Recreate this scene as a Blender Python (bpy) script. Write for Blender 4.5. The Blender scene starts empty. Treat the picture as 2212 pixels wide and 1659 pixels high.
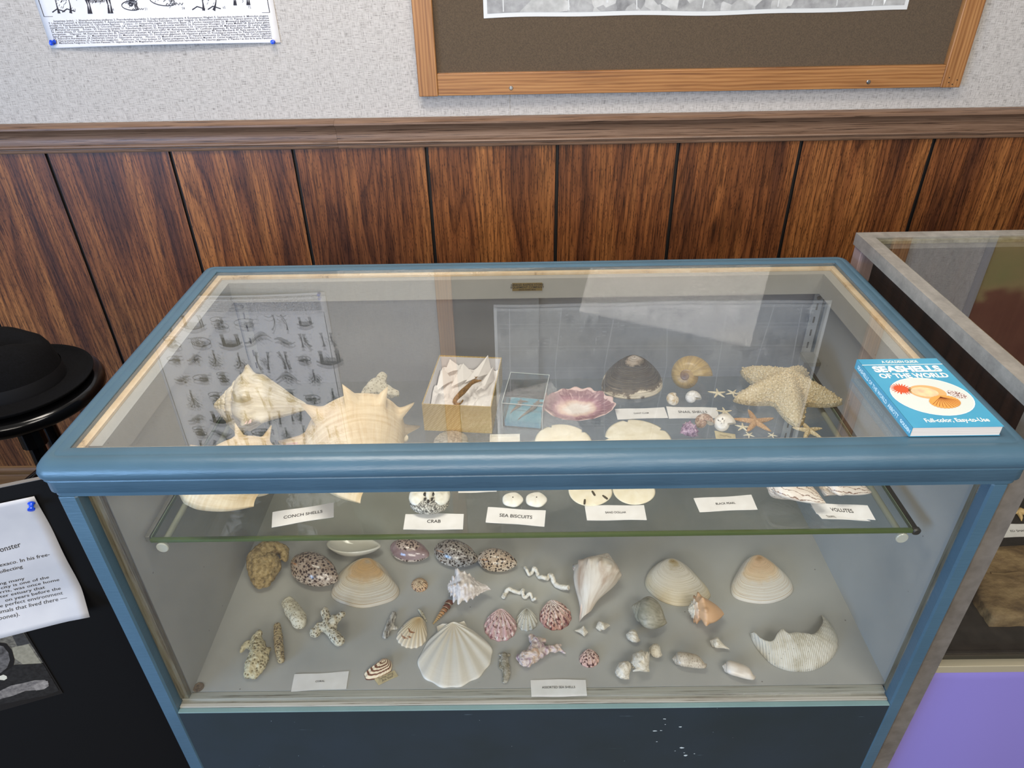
import bpy, math, random
import numpy as np
from mathutils import Vector, Matrix, noise as mn
random.seed(7)
C = bpy.context.scene.collection
PI = math.pi
Z0 = 0.96                      # height of the display case above the floor (metres)
ZS = Z0 - 0.18                 # top of the glass shelf
ZD = Z0 - 0.487                # painted deck of the case
YW = 1.05                      # back wall

# ------------------------------------------------------------------ camera
CAM = np.array([0.5331, -0.6653, Z0 + 0.5167])
PIT, YAW, ROL, FPX = 0.57908, 0.0088, -0.01918, 1532.2
def _axes():
    cy, sy = math.cos(YAW), math.sin(YAW)
    fw = np.array([-sy, cy, 0]); rt = np.array([cy, sy, 0]); up = np.array([0, 0, 1.])
    f2 = math.cos(PIT)*fw - math.sin(PIT)*up; u2 = math.cos(PIT)*up + math.sin(PIT)*fw
    r3 = math.cos(ROL)*rt + math.sin(ROL)*u2; u3 = math.cos(ROL)*u2 - math.sin(ROL)*rt
    return r3, u3, f2
RT, UP, FW = _axes()
cd = bpy.data.cameras.new('camera'); cam = bpy.data.objects.new('camera', cd); C.objects.link(cam)
cam.matrix_world = Matrix([[RT[0], UP[0], -FW[0], CAM[0]], [RT[1], UP[1], -FW[1], CAM[1]], [RT[2], UP[2], -FW[2], CAM[2]], [0, 0, 0, 1]])
cd.sensor_width = 36; cd.lens = FPX/2212*36; cd.clip_start = 0.02
bpy.context.scene.camera = cam
def ray(px, py): return FW + (px-1106)/FPX*RT - (py-829.5)/FPX*UP
def at(px, py, z): d = ray(px, py); return CAM + (z-CAM[2])/d[2]*d          # point on a horizontal surface
def aty(px, py, y): d = ray(px, py); return CAM + (y-CAM[1])/d[1]*d         # point on an upright surface
def proj(P):
    d = np.asarray(P) - CAM; z = d @ FW
    return np.stack([1106 + FPX*(d @ RT)/z, 829.5 - FPX*(d @ UP)/z], -1)

# ------------------------------------------------------------------ world, lights, exposure
sc = bpy.context.scene
sc.view_settings.view_transform = 'Standard'; sc.view_settings.look = 'None'
sc.view_settings.exposure = 0.22; sc.view_settings.gamma = 1; sc.view_settings.use_curve_mapping = False
w = bpy.data.worlds.new('world'); sc.world = w; w.use_nodes = True
w.node_tree.nodes['Background'].inputs[0].default_value = (1.0, 0.96, 0.91, 1)
w.node_tree.nodes['Background'].inputs[1].default_value = 0.26
def area(name, loc, target, sx, sy, col, power, spread=180):
    l = bpy.data.lights.new(name, 'AREA'); l.shape = 'RECTANGLE'; l.size = sx; l.size_y = sy
    l.color = col; l.energy = power; l.spread = math.radians(spread)
    o = bpy.data.objects.new(name, l); C.objects.link(o); o.location = loc
    d = Vector(target) - Vector(loc); o.rotation_euler = d.to_track_quat('-Z', 'Y').to_euler()
    return o
area('ceiling_lamp', (0.25, 0.0, 2.55), (0.35, 0.25, 0.9), 1.2, 0.5, (1.0, 0.92, 0.82), 30)
area('ceiling_lamp', (1.6, -1.7, 2.55), (0.6, 0.3, 0.9), 1.2, 0.6, (1.0, 0.93, 0.84), 24)
area('window_light', (-1.7, -2.0, 1.15), (0.45, 0.1, 0.75), 1.4, 1.0, (0.30, 0.56, 1.0), 62)
area('front_fill_light', (0.1, -3.0, 1.9), (0.7, 0.3, 0.9), 1.6, 1.2, (1.0, 0.93, 0.83), 50)  # added warm fill from the front, brightens the case interior

# ------------------------------------------------------------------ node helpers
def L(nt, a, b): nt.links.new(a, b)
def nd(nt, t, **k):
    n = nt.nodes.new(t)
    for a, v in k.items(): setattr(n, a, v)
    return n
def val(nt, sock, v):
    if isinstance(v, (int, float)): sock.default_value = v
    elif isinstance(v, tuple): sock.default_value = (v + (1,))[:4] if len(sock.default_value) == 4 else v
    else: L(nt, v, sock)
def math_(nt, op, a, b=0.0, clamp=False):
    n = nd(nt, 'ShaderNodeMath', operation=op, use_clamp=clamp); val(nt, n.inputs[0], a); val(nt, n.inputs[1], b); return n.outputs[0]
def madd(nt, a, b, c):
    n = nd(nt, 'ShaderNodeMath', operation='MULTIPLY_ADD'); val(nt, n.inputs[0], a); val(nt, n.inputs[1], b); val(nt, n.inputs[2], c); return n.outputs[0]
def mapv(nt, vec, scale=(1, 1, 1), loc=(0, 0, 0), rot=(0, 0, 0)):
    n = nd(nt, 'ShaderNodeMapping'); L(nt, vec, n.inputs[0]); n.inputs['Scale'].default_value = scale
    n.inputs['Location'].default_value = loc; n.inputs['Rotation'].default_value = rot; return n.outputs[0]
def noise(nt, vec, scale, detail=3, rough=.55, dist=0):
    n = nd(nt, 'ShaderNodeTexNoise'); L(nt, vec, n.inputs['Vector']); n.inputs['Scale'].default_value = scale
    n.inputs['Detail'].default_value = detail; n.inputs['Roughness'].default_value = rough; n.inputs['Distortion'].default_value = dist; return n.outputs['Fac']
def voro(nt, vec, scale, feat='F1', out='Distance', rnd=1):
    n = nd(nt, 'ShaderNodeTexVoronoi', feature=feat); L(nt, vec, n.inputs['Vector']); n.inputs['Scale'].default_value = scale
    n.inputs['Randomness'].default_value = rnd; return n.outputs[out]
def wave(nt, vec, scale, dist=0, dscale=1, direction='X', prof='SIN', detail=2):
    n = nd(nt, 'ShaderNodeTexWave', bands_direction=direction, wave_profile=prof); L(nt, vec, n.inputs['Vector'])
    n.inputs['Scale'].default_value = scale; n.inputs['Distortion'].default_value = dist
    n.inputs['Detail'].default_value = detail; n.inputs['Detail Scale'].default_value = dscale; return n.outputs['Fac']
def ramp(nt, fac, stops):
    n = nd(nt, 'ShaderNodeValToRGB'); L(nt, fac, n.inputs[0]); cr = n.color_ramp
    while len(cr.elements) < len(stops): cr.elements.new(0.5)
    for e, (p, c) in zip(cr.elements, stops):
        e.position = p; e.color = (c + (1,)) if isinstance(c, tuple) else (c, c, c, 1)
    return n.outputs[0]
def mix(nt, f, a, b, mode='MIX'):
    n = nd(nt, 'ShaderNodeMix', data_type='RGBA', blend_type=mode)
    val(nt, n.inputs[0], f); val(nt, n.inputs[6], a); val(nt, n.inputs[7], b); return n.outputs[2]
def hexc(s):                                       # sRGB hex -> linear
    o = []
    for i in (0, 2, 4):
        v = int(s[i:i+2], 16)/255; o.append(v/12.92 if v < .04045 else ((v+.055)/1.055)**2.4)
    return tuple(o)
_M = {}
def mat(name, col=(.8, .8, .8), rough=.5, fn=None, metal=0, spec=.5, coat=0, bump=None):
    """fn(nt, obj_vec, uv_vec) may return a colour socket, or (colour, height) ; bump = strength, distance"""
    if name in _M: return _M[name]
    m = bpy.data.materials.new(name); m.use_nodes = True; nt = m.node_tree; b = nt.nodes['Principled BSDF']
    if isinstance(col, str): col = hexc(col)
    b.inputs['Base Color'].default_value = col + (1,); b.inputs['Roughness'].default_value = rough
    b.inputs['Metallic'].default_value = metal; b.inputs['Specular IOR Level'].default_value = spec; b.inputs['Coat Weight'].default_value = coat
    b.inputs['Coat Roughness'].default_value = .08
    if fn:
        tc = nd(nt, 'ShaderNodeTexCoord')
        r = fn(nt, tc.outputs['Object'], tc.outputs['UV'])
        h = None
        if isinstance(r, tuple): r, h = r
        if r is not None: L(nt, r, b.inputs['Base Color'])
        if h is not None:
            bp = nd(nt, 'ShaderNodeBump'); bp.inputs['Strength'].default_value = (bump or (.5, .001))[0]
            bp.inputs['Distance'].default_value = (bump or (.5, .001))[1]; L(nt, h, bp.inputs['Height']); L(nt, bp.outputs[0], b.inputs['Normal'])
    _M[name] = m; return m
def glass_mat(name, tint, f0=.045, rough=0.0, body=None):
    if name in _M: return _M[name]
    m = bpy.data.materials.new(name); m.use_nodes = True; nt = m.node_tree; nt.nodes.clear()
    out = nd(nt, 'ShaderNodeOutputMaterial'); mx = nd(nt, 'ShaderNodeMixShader'); tr = nd(nt, 'ShaderNodeBsdfTransparent'); gl = nd(nt, 'ShaderNodeBsdfGlossy')
    tr.inputs[0].default_value = tint + (1,); gl.inputs['Roughness'].default_value = rough
    lw = nd(nt, 'ShaderNodeLayerWeight'); lw.inputs[0].default_value = .5
    p = math_(nt, 'POWER', lw.outputs['Facing'], 5.0); f = madd(nt, p, 1-f0, f0)
    L(nt, f, mx.inputs[0]); L(nt, tr.outputs[0], mx.inputs[1]); L(nt, gl.outputs[0], mx.inputs[2]); L(nt, mx.outputs[0], out.inputs[0])
    _M[name] = m; return m

# ------------------------------------------------------------------ object helpers
def link(name, me, parent=None, loc=None):
    o = bpy.data.objects.new(name, me); C.objects.link(o)
    if parent is not None:
        o.parent = parent; o.matrix_parent_inverse = Matrix.Identity(4)
    if loc is not None: o.location = loc
    return o
def tag(o, label, cat, group=None, kind=None):
    if label: o['label'] = label
    if cat: o['category'] = cat
    if group: o['group'] = group
    if kind: o['kind'] = kind
    return o
def build(name, V, F, m, parent=None, uv=None, smooth=True, base=None, mats=None, midx=None):
    """V in world metres; the object's origin goes to base (default bottom centre) or follows its parent"""
    V = np.asarray(V, float)
    if parent is not None:
        org = np.zeros(3); q = parent
        while q is not None: org = org + np.array(q.location); q = q.parent
        loc = (0, 0, 0)
    else:
        org = np.array(base if base is not None else [(V[:, 0].min()+V[:, 0].max())/2, (V[:, 1].min()+V[:, 1].max())/2, V[:, 2].min()])
        loc = org
    me = bpy.data.meshes.new(name); me.from_pydata([tuple(v) for v in (V-org)], [], [tuple(int(i) for i in f) for f in F])
    for mm in (mats or [m]): me.materials.append(mm)
    if midx is not None: me.polygons.foreach_set('material_index', midx)
    if uv is not None:
        ul = me.uv_layers.new(name='UVMap'); li = np.zeros(len(me.loops), int); me.loops.foreach_get('vertex_index', li)
        ul.data.foreach_set('uv', np.asarray(uv, float)[li].ravel())
    if smooth: me.polygons.foreach_set('use_smooth', [True]*len(me.polygons))
    me.update()
    return link(name, me, parent, loc)
def empty(name, loc): o = bpy.data.objects.new(name, None); C.objects.link(o); o.location = loc; o.empty_display_size = .02; return o
class MB:
    def __init__(s): s.V = []; s.F = []; s.mi = []; s.m = 0
    def add(s, V, F):
        n = len(s.V); s.V += [tuple(map(float, v)) for v in V]; s.F += [[int(i)+n for i in f] for f in F]; s.mi += [s.m]*len(F); return s
    def box(s, x0, x1, y0, y1, z0, z1, bev=0):
        b = bev
        if b <= 0:
            V = [(x, y, z) for z in (z0, z1) for x, y in ((x0, y0), (x1, y0), (x1, y1), (x0, y1))]
            return s.add(V, [(3, 2, 1, 0), (4, 5, 6, 7), (0, 1, 5, 4), (1, 2, 6, 5), (2, 3, 7, 6), (3, 0, 4, 7)])
        rings = []
        for z, i in ((z0, b), (z0+b, 0), (z1-b, 0), (z1, b)):
            rings.append([(x0+i+b*0, y0+i, z), (x1-i, y0+i, z), (x1-i, y1-i, z), (x0+i, y1-i, z)])
        R2 = []
        for (z, i) in ((z0, b), (z0+b*.3, b*.3), (z0+b, 0), (z1-b, 0), (z1-b*.3, b*.3), (z1, b)):
            e = b
            R2.append([(x0+i+e, y0+i, z), (x1-i-e, y0+i, z), (x1-i, y0+i+e, z), (x1-i, y1-i-e, z), (x1-i-e, y1-i, z), (x0+i+e, y1-i, z), (x0+i, y1-i-e, z), (x0+i, y0+i+e, z)])
        V = [p for r in R2 for p in r]; F = []
        for k in range(len(R2)-1):
            for j in range(8): F.append((k*8+j, k*8+(j+1) % 8, (k+1)*8+(j+1) % 8, (k+1)*8+j))
        F.append(tuple(range(7, -1, -1))); F.append(tuple((len(R2)-1)*8+j for j in range(8)))
        return s.add(V, F)
    def tube(s, pts, rad, n=10, caps=True):
        P = [np.array(p, float) for p in pts]; m = len(P)
        rad = [rad]*m if isinstance(rad, (int, float)) else rad
        T = [P[min(i+1, m-1)]-P[max(i-1, 0)] for i in range(m)]; T = [t/(np.linalg.norm(t)+1e-12) for t in T]
        a = np.cross(T[0], (0, 0, 1)); a = np.cross(T[0], (0, 1, 0)) if np.linalg.norm(a) < .1 else a; a /= np.linalg.norm(a)
        V = []
        for i in range(m):
            a = a - (a @ T[i])*T[i]; a /= np.linalg.norm(a); b = np.cross(T[i], a)
            for j in range(n): t = 2*PI*j/n; V.append(P[i] + rad[i]*(math.cos(t)*a + math.sin(t)*b))
        F = [(i*n+j, i*n+(j+1) % n, (i+1)*n+(j+1) % n, (i+1)*n+j) for i in range(m-1) for j in range(n)]
        if caps: F += [tuple(range(n-1, -1, -1)), tuple((m-1)*n+j for j in range(n))]
        return s.add(V, F)
    def lathe(s, prof, c, n=24, axis=2):
        V = []
        for r, z in prof:
            for j in range(n):
                t = 2*PI*j/n; p = [r*math.cos(t), r*math.sin(t), z]
                if axis == 1: p = [p[0], p[2], p[1]]
                V.append((c[0]+p[0], c[1]+p[1], c[2]+p[2]))
        F = [(i*n+j, i*n+(j+1) % n, (i+1)*n+(j+1) % n, (i+1)*n+j) for i in range(len(prof)-1) for j in range(n)]
        F += [tuple(range(n-1, -1, -1)), tuple((len(prof)-1)*n+j for j in range(n))]
        return s.add(V, F)
    def sphere(s, c, r, n=10, sq=(1, 1, 1)):
        V = []; F = []
        for i in range(n+1):
            t = PI*i/n
            for j in range(2*n): p = PI*j/n; V.append((c[0]+r*sq[0]*math.sin(t)*math.cos(p), c[1]+r*sq[1]*math.sin(t)*math.sin(p), c[2]+r*sq[2]*math.cos(t)))
        for i in range(n):
            for j in range(2*n): F.append((i*2*n+j, (i+1)*2*n+j, (i+1)*2*n+(j+1) % (2*n), i*2*n+(j+1) % (2*n)))
        return s.add(V, F)
    def prism(s, poly, z0, z1):
        n = len(poly)
        s.add([(x, y, z0) for x, y in poly]+[(x, y, z1) for x, y in poly],
              [tuple(range(n-1, -1, -1)), tuple(range(n, 2*n))]+[(i, (i+1) % n, n+(i+1) % n, n+i) for i in range(n)]); return s
    def xf(s, fn): s.V = [tuple(fn(np.array(v))) for v in s.V]; return s
    def build(s, name, m, parent=None, smooth=False, **k):
        if isinstance(m, list): k['mats'] = m; k['midx'] = s.mi; m = m[0]
        return build(name, s.V, s.F, m, parent, smooth=smooth, **k)
def auto(o, ang=40):
    try:
        me = o.data; me.polygons.foreach_set('use_smooth', [True]*len(me.polygons)); me.set_sharp_from_angle(angle=math.radians(ang))
    except Exception: pass
    return o
def catmull(P, n=6, closed=True):
    P = np.asarray(P, float); m = len(P); out = []
    rng = range(m) if closed else range(m-1)
    for i in rng:
        g = (lambda k: P[k % m]) if closed else (lambda k: P[min(max(k, 0), m-1)])
        a, b, c, d = g(i-1), g(i), g(i+1), g(i+2)
        for j in range(n):
            t = j/n; out.append(.5*((2*b)+(c-a)*t+(2*a-5*b+4*c-d)*t*t+(3*b-a-3*c+d)*t**3))
    if not closed: out.append(P[-1])
    return np.array(out)
def text2d(body, size=1.0, align='CENTER', shear=0, res=2, bold=0, space=1.0, ls=1.0):
    cu = bpy.data.curves.new('t', 'FONT'); cu.body = body; cu.size = size; cu.align_x = align; cu.align_y = 'CENTER'; cu.shear = shear
    cu.resolution_u = res; cu.offset = bold; cu.space_character = space; cu.space_line = ls; cu.fill_mode = 'FRONT'
    o = bpy.data.objects.new('t', cu); C.objects.link(o); dg = bpy.context.evaluated_depsgraph_get(); dg.update()
    me = bpy.data.meshes.new_from_object(o.evaluated_get(dg))
    V = np.array([v.co[:] for v in me.vertices]) if len(me.vertices) else np.zeros((0, 3)); F = [tuple(p.vertices) for p in me.polygons]
    bpy.data.objects.remove(o); bpy.data.curves.remove(cu); bpy.data.meshes.remove(me)
    return V, F
def fit(V, bbox, z, mode='wh', it=10):
    """scale and slide a thing over the surface at height z until it fills the measured extent"""
    V = np.array(V, float); x0, y0, x1, y1 = bbox; z = z+.0003
    c0 = at((x0+x1)/2, (y0+y1)/2, z); V = V - V.mean(0) + c0
    for _ in range(it):
        V[:, 2] += z - V[:, 2].min()
        p = proj(V); w_, h_ = np.ptp(p[:, 0]), np.ptp(p[:, 1])
        s = {'w': (x1-x0)/w_, 'h': (y1-y0)/h_, 'wh': math.sqrt((x1-x0)/w_*(y1-y0)/h_), 'n': 1}[mode]
        b = np.array([V[:, 0].mean(), V[:, 1].mean(), z]); V = b + (V-b)*s
        p = proj(V); cp = np.array([(p[:, 0].min()+p[:, 0].max())/2, (p[:, 1].min()+p[:, 1].max())/2]); h = V[:, 2].max()-z
        a = at(cp[0], cp[1], z+h*.4); t = at((x0+x1)/2, (y0+y1)/2, z+h*.4); V[:, :2] += (t-a)[:2]
    V[:, 2] += z - V[:, 2].min()
    return V
# ================================================================== THE ROOM
def _paper(nt, o, u):
    a = noise(nt, mapv(nt, o, (60, 1, 900)), 1, 3, .6); b = noise(nt, mapv(nt, o, (900, 1, 60)), 1, 3, .6)
    c = noise(nt, mapv(nt, o, (25, 1, 25)), 1, 3)
    h = math_(nt, 'ADD', a, b)
    col = ramp(nt, math_(nt, 'MULTIPLY', h, .5), [(.39, (.17, .155, .14)), (.485, (.46, .43, .40)), (.62, (.56, .53, .50))])
    return mix(nt, math_(nt, 'MULTIPLY', c, .25), col, (.50, .48, .47)), h
M_PAPER = mat('linen_wallpaper', rough=.8, fn=_paper, bump=(.6, .0012))
def _panel(nt, o, u):
    wv = noise(nt, mapv(nt, u, (7, .9, 1)), 1, 2, .5)
    v = nd(nt, 'ShaderNodeVectorMath', operation='ADD'); L(nt, mapv(nt, u, (1, .055, 1)), v.inputs[0])
    cmb = nd(nt, 'ShaderNodeCombineXYZ'); L(nt, math_(nt, 'MULTIPLY', wv, .22), cmb.inputs[0]); L(nt, cmb.outputs[0], v.inputs[1])
    g = wave(nt, v.outputs[0], 16, 3.0, 2.2, 'X', 'SAW', 3)
    fine = noise(nt, mapv(nt, u, (420, 14, 1)), 1, 3, .65); fine2 = noise(nt, mapv(nt, u, (150, 5, 1)), 1, 3, .6)
    broad = noise(nt, mapv(nt, u, (14, 1.3, 1)), 1, 2, .5); pore = voro(nt, mapv(nt, u, (330, 70, 1)), 1)
    base = ramp(nt, madd(nt, broad, 1.0, 0.0), [(.34, hexc('5a3420')), (.5, hexc('84502c')), (.66, hexc('a36a3a'))])
    dk = ramp(nt, g, [(0, (.30, .27, .25)), (.18, (.62, .58, .55)), (.55, (1, 1, 1)), (.9, (.86, .82, .78)), (1, (.35, .3, .28))])
    c = mix(nt, .8, base, dk, 'MULTIPLY')
    c = mix(nt, .9, c, ramp(nt, fine, [(.38, (.28, .24, .22)), (.52, (1, 1, 1)), (.7, (1.1, 1.05, 1))]), 'MULTIPLY')
    c = mix(nt, .5, c, ramp(nt, fine2, [(.38, (.45, .4, .38)), (.55, (1, 1, 1))]), 'MULTIPLY')
    c = mix(nt, .85, c, ramp(nt, pore, [(.14, (.22, .19, .18)), (.30, (1, 1, 1))]), 'MULTIPLY')
    return c, fine
M_PANEL = mat('oak_print_panelling', rough=.42, fn=_panel, bump=(.25, .0006))
M_GROOVE = mat('dark_groove', '0d0908', .6)
def _rail(nt, o, u):
    g = noise(nt, mapv(nt, o, (7, 200, 420)), 1, 4, .6, 1.0); 
    return ramp(nt, g, [(.34, hexc('3a2a20')), (.44, hexc('6f5543')), (.7, hexc('846a57'))]), g
M_RAIL = mat('brown_moulded_rail', rough=.38, fn=_rail, bump=(.35, .001))
M_FLOOR = mat('floor_tile', rough=.5, fn=lambda nt, o, u: ramp(nt, noise(nt, o, 30, 4), [(.3, hexc('4c4238')), (.7, hexc('6b5f52'))]))
ZR0, ZR1 = Z0+.072, Z0+.139
b = MB().box(-4, 5, -4, 2.4, -.05, 0); tag(b.build('floor', M_FLOOR), None, None, kind='structure')
wall = empty('wall_back', (0, YW, 0)); wall['kind'] = 'structure'
mb = MB(); mb.box(-3.4, .5252, YW, YW+.08, ZR0, 2.7); mb.box(.5268, 4.4, YW, YW+.08, ZR0, 2.7); mb.box(.52, .53, YW+.0015, YW+.06, ZR0, 2.69)
mb.build('wallpaper', M_PAPER, wall)
gx = [-.578-.3*k for k in range(9, 0, -1)] + [-.578, -.283, .0095, .326, .636, .922, 1.212, 1.524] + [1.524+.298*k for k in range(1, 9)]
V, F, U, MI = [], [], [], []
for i in range(len(gx)-1):
    x0, x1 = gx[i]+.0042, gx[i+1]-.0042; n0 = len(V); zs = np.linspace(0.02, ZR0+.01, 4)
    cols = [(x0-.0012, .006), (x0, .0), (x1, 0), (x1+.0012, .006)]
    for z in zs:
        for x, dy in cols: V.append((x, YW-.004+dy, z)); U.append((x-x0+i*3.37+.1, z+i*1.71))
    for a in range(3):
        for j in range(3): q = n0+a*4+j; F.append((q, q+1, q+5, q+4)); MI.append(int(j != 1))
build('wood_panelling', V, F, M_PANEL, wall, uv=U, smooth=False, mats=[M_PANEL, M_GROOVE], midx=MI)
MB().box(-3.4, 4.4, YW+.002, YW+.08, 0, ZR0).build('panel_backing', M_GROOVE, wall)
def moulding(name, prof, x0, x1, m, parent=None):          # profile (out, z) extruded along x in front of the wall
    V = [(x, YW-.004-o, z) for x in (x0, x1) for o, z in prof]; n = len(prof)
    F = [(i, i+1, n+i+1, n+i) for i in range(n-1)] + [tuple(range(n)), tuple(range(2*n-1, n-1, -1))]
    return auto(build(name, V, F, m, parent, smooth=True), 35)
rp = [(0, 0), (.006, .0), (.008, .003), (.008, .006), (.006, .007), (.006, .009), (.010, .010), (.012, .013), (.011, .016), (.009, .0165), (.010, .02), (.0085, .028), (.009, .037), (.012, .045), (.018, .051), (.022, .055), (.022, .059), (.018, .0605), (.016, .0625), (.012, .064), (.0, .066)]
h = ZR1-ZR0
for nm, xa, xb in (('trim_1', -3.4, .12), ('trim_2', .1204, 4.4)):
    tag(moulding(nm, [(o, ZR0 + z/.066*h) for o, z in rp], xa, xb, M_RAIL), None, None, kind='structure')
bp_ = [(0, .0), (.012, .0), (.012, .045), (.009, .052), (.011, .058), (.009, .07), (.004, .078), (0, .08)]
tag(moulding('baseboard_back', bp_, -3.4, 4.4, mat('baseboard_wood', rough=.4, fn=lambda nt, o, u: ramp(nt, noise(nt, mapv(nt, o, (6, 200, 300)), 1), [(.3, hexc('5b3a20')), (.7, hexc('8a6238'))]))), None, None, kind='structure')

# ------------------------------------------------------------------ poster pinned to the wallpaper
INK = mat('printed_ink', '2b2a33', .9)
WHITE = mat('white_paper', rough=.75, fn=lambda nt, o, u: ramp(nt, noise(nt, o, 40, 2), [(.2, (.64, .64, .67)), (.8, (.70, .70, .72))]))
PX0, PX1, PZ0, PZ1 = -.482, .025, Z0+.298, Z0+1.0
def pcurl(x, z):                                     # the lower edge stands off the wall between its pins
    u = (x-PX0)/(PX1-PX0); t = max(0, 1-(z-PZ0)/.12)
    return YW-.002-.011*t*t*max(0, math.sin(PI*min(max(u, 0), 1)))
V, F = [], []; nx, nz = 24, 40
for j in range(nz+1):
    for i in range(nx+1):
        x = PX0+(PX1-PX0)*i/nx; z = PZ0+(PZ1-PZ0)*(j/nz)**1.6 + .003*(i/nx-.5)*(1-j/nz) + .0035*math.sin(PI*i/nx)*(1-j/nz); V.append((x, pcurl(x, z), z))
F = [(j*(nx+1)+i, j*(nx+1)+i+1, (j+1)*(nx+1)+i+1, (j+1)*(nx+1)+i) for j in range(nz) for i in range(nx)]
poster = empty('anatomy_poster', (0, YW-.002, PZ0)); tag(poster, 'white poster of animal skeleton drawings with fine print, pinned to the wallpaper', 'poster')
sh = build('sheet', V, F, WHITE, poster); md = sh.modifiers.new('s', 'SOLIDIFY'); md.thickness = .0004; md.offset = 1
body = ["Jurassique (suite) : 1. Rhamphorhynchus phyllurus; 2. Pterodactylus spectabilis; 3. Scaphognathus crassirostris; 4. Eurysternon Wagleri; 5. Sauranodon incisivus; 6. Microdon elegans;",
 "7. Lepidotus Lennieri; 8. Rhinobatus mirabilis; 9. Asteracanthus ornatissimus; 10. Hybodus reticulatus; 11. Eger insignis; 12. Belemnites pistiliformis; 13. Pygope janitor; 14. Gryphea",
 "arcuata; 15. Pseudocidaris Durandi; 16. Ophioderma Egertoni.    Cretace : 17. Hesperornis regalis; 18. Ichtyornis dispar; 19. Lelodon mauseauroides; 20. Mosasaurus giganteus; 21. Belemnites",
 "mastiformis; 22. Belemnitella quadrata; 23. Crioceras Duvali; 24. Crioceras Matheroni; 25. Acanthoceras mamillare; 26. Prionotropis Woolgari; 27. Perna Mulleti; 28. Ananchytes gibba;",
 "29. Micraster turonensis.    Eocene : 30. Dinoceras mirabile; 31. Paleotherium magnum; 32. Anoplotherium commune; 33. Cryptornis antiquus; 34. Myliobatis sulcatus; 35. Lamna elegans;",
 "36. Lamna obliqua; 37. Gasteronemus rhombeus; 38. Platax macropterygius; 39. Semiophorus velifer; 40. Rachelopus tigrinus; 41. Cerithium giganteum; 42. Rostellaria Geoffroyi; 43. Sassafras",
 "primigenium.    Oligocene : 44. Pterodon dasyuroides; 45. Titanotherium robustum; 46. Palaeochoerus typus; 47. Phororhacos longissimus; 48. Anas Blanchardi; 49. Rana aquensis; 50. Necro-",
 "lemur primigenius.    Miocene : 51. Mesopithecus Pentelici; 52. Macrodon angustidens; 53. Dinotherium giganteum; 54. Hipparion gracile; 55. Protohippus sejunctus; 56. Palaeornis Lindermayeri;",
 "57. Rhinoceros Aurelianensis; 58. Halitherium Schinzi; 59. Galeocerdo aduncus.    Pliocene : 60. Mastodon arvernensis; 61. Hyaena brevirostris; 62. Elephas meridionalis; 63. Cervus Sedgwicki;",
 "64. Hippopotamus amphibius; 65. Carcharodon megalodon.    Pleistocene : 66. Ursus spelaeus; 67. Elephas primigenius; 68. Rhinoceros Merckii; 69. Cervus megaceros; 70. Elasmotherium sibiricum;",
 "71. Macrauchenia Patagonica; 72. Toxodon Platensis; 73. Glyptodon typus; 74. Megatherium Cuvieri; 75. Scelidotherium leptocephalum; 76. Dinornis giganteus. V. Planche I au dos de la carte Palestine."]
tm = MB()
for i, ln in enumerate(body):
    V, F = text2d(ln, 1, 'LEFT', res=1, bold=.012); wdt = max(.1, np.ptp(V[:, 0])); V = V.copy()
    x0 = PX0+.013+(.012 if i == 0 else 0); x1 = PX1-.016
    V[:, 0] = x0 + (V[:, 0]-V[:, 0].min())/wdt*(x1-x0); V[:, 1] = PZ0+.0535-i*.0043 + V[:, 1]*.0052
    tm.add([(x, pcurl(x, z)-.0008, z + .003*((x-PX0)/(PX1-PX0)-.5)) for x, z, _ in V], F)
tm.build('fine_print', INK, poster)
dr_ref = [None]
def ribbon(mb, pts, wd, f):
    P = np.array(pts, float); n = len(P); Vv = []
    for i in range(n):
        t = P[min(i+1, n-1)]-P[max(i-1, 0)]; t = t/(np.linalg.norm(t)+1e-9); nn = np.array([-t[1], t[0]])
        ww = (wd[i] if hasattr(wd, '__len__') else wd)*((1.1 if P[:, 1].mean() < PZ0+.115 else 1.9) if mb is dr_ref[0] else 1)
        for s_ in (-1, 1): q = P[i]+nn*ww*s_; Vv.append(f(q[0], q[1]))
    mb.add(Vv, [(2*i, 2*i+1, 2*i+3, 2*i+2) for i in range(n-1)])
fp = lambda x, z: (x, pcurl(x, z)-.0007, z)
dr = MB(); sk = MB(); dr_ref[0] = dr
for (a, b_) in (((PX0+.008, PZ0+.061), (PX1-.012, PZ0+.061)), ((PX0+.008, PZ0+.061), (PX0+.008, PZ1-.04)), ((PX1-.012, PZ0+.061), (PX1-.012, PZ1-.04)), ((PX0+.008, PZ1-.04), (PX1-.012, PZ1-.04))):
    ribbon(dr, [a, b_], .0004, fp)
rp_ = random.Random(3)
def bone(cx, cz, L_, ang, k):
    t = np.linspace(-.5, .5, 9); d = np.array([math.cos(ang), math.sin(ang)]); nn = np.array([-d[1], d[0]])
    pts = [np.array([cx, cz])+d*L_*q+nn*k*math.cos(q*PI)*L_*.15 for q in t]
    ribbon(dr, pts, [.0022*(.35+2.2*abs(q)**2.2*2) for q in t], fp); 
    ribbon(sk, pts[1:-1], [.0009]*7, lambda x, z: (x, pcurl(x, z)-.0011, z))
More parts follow.
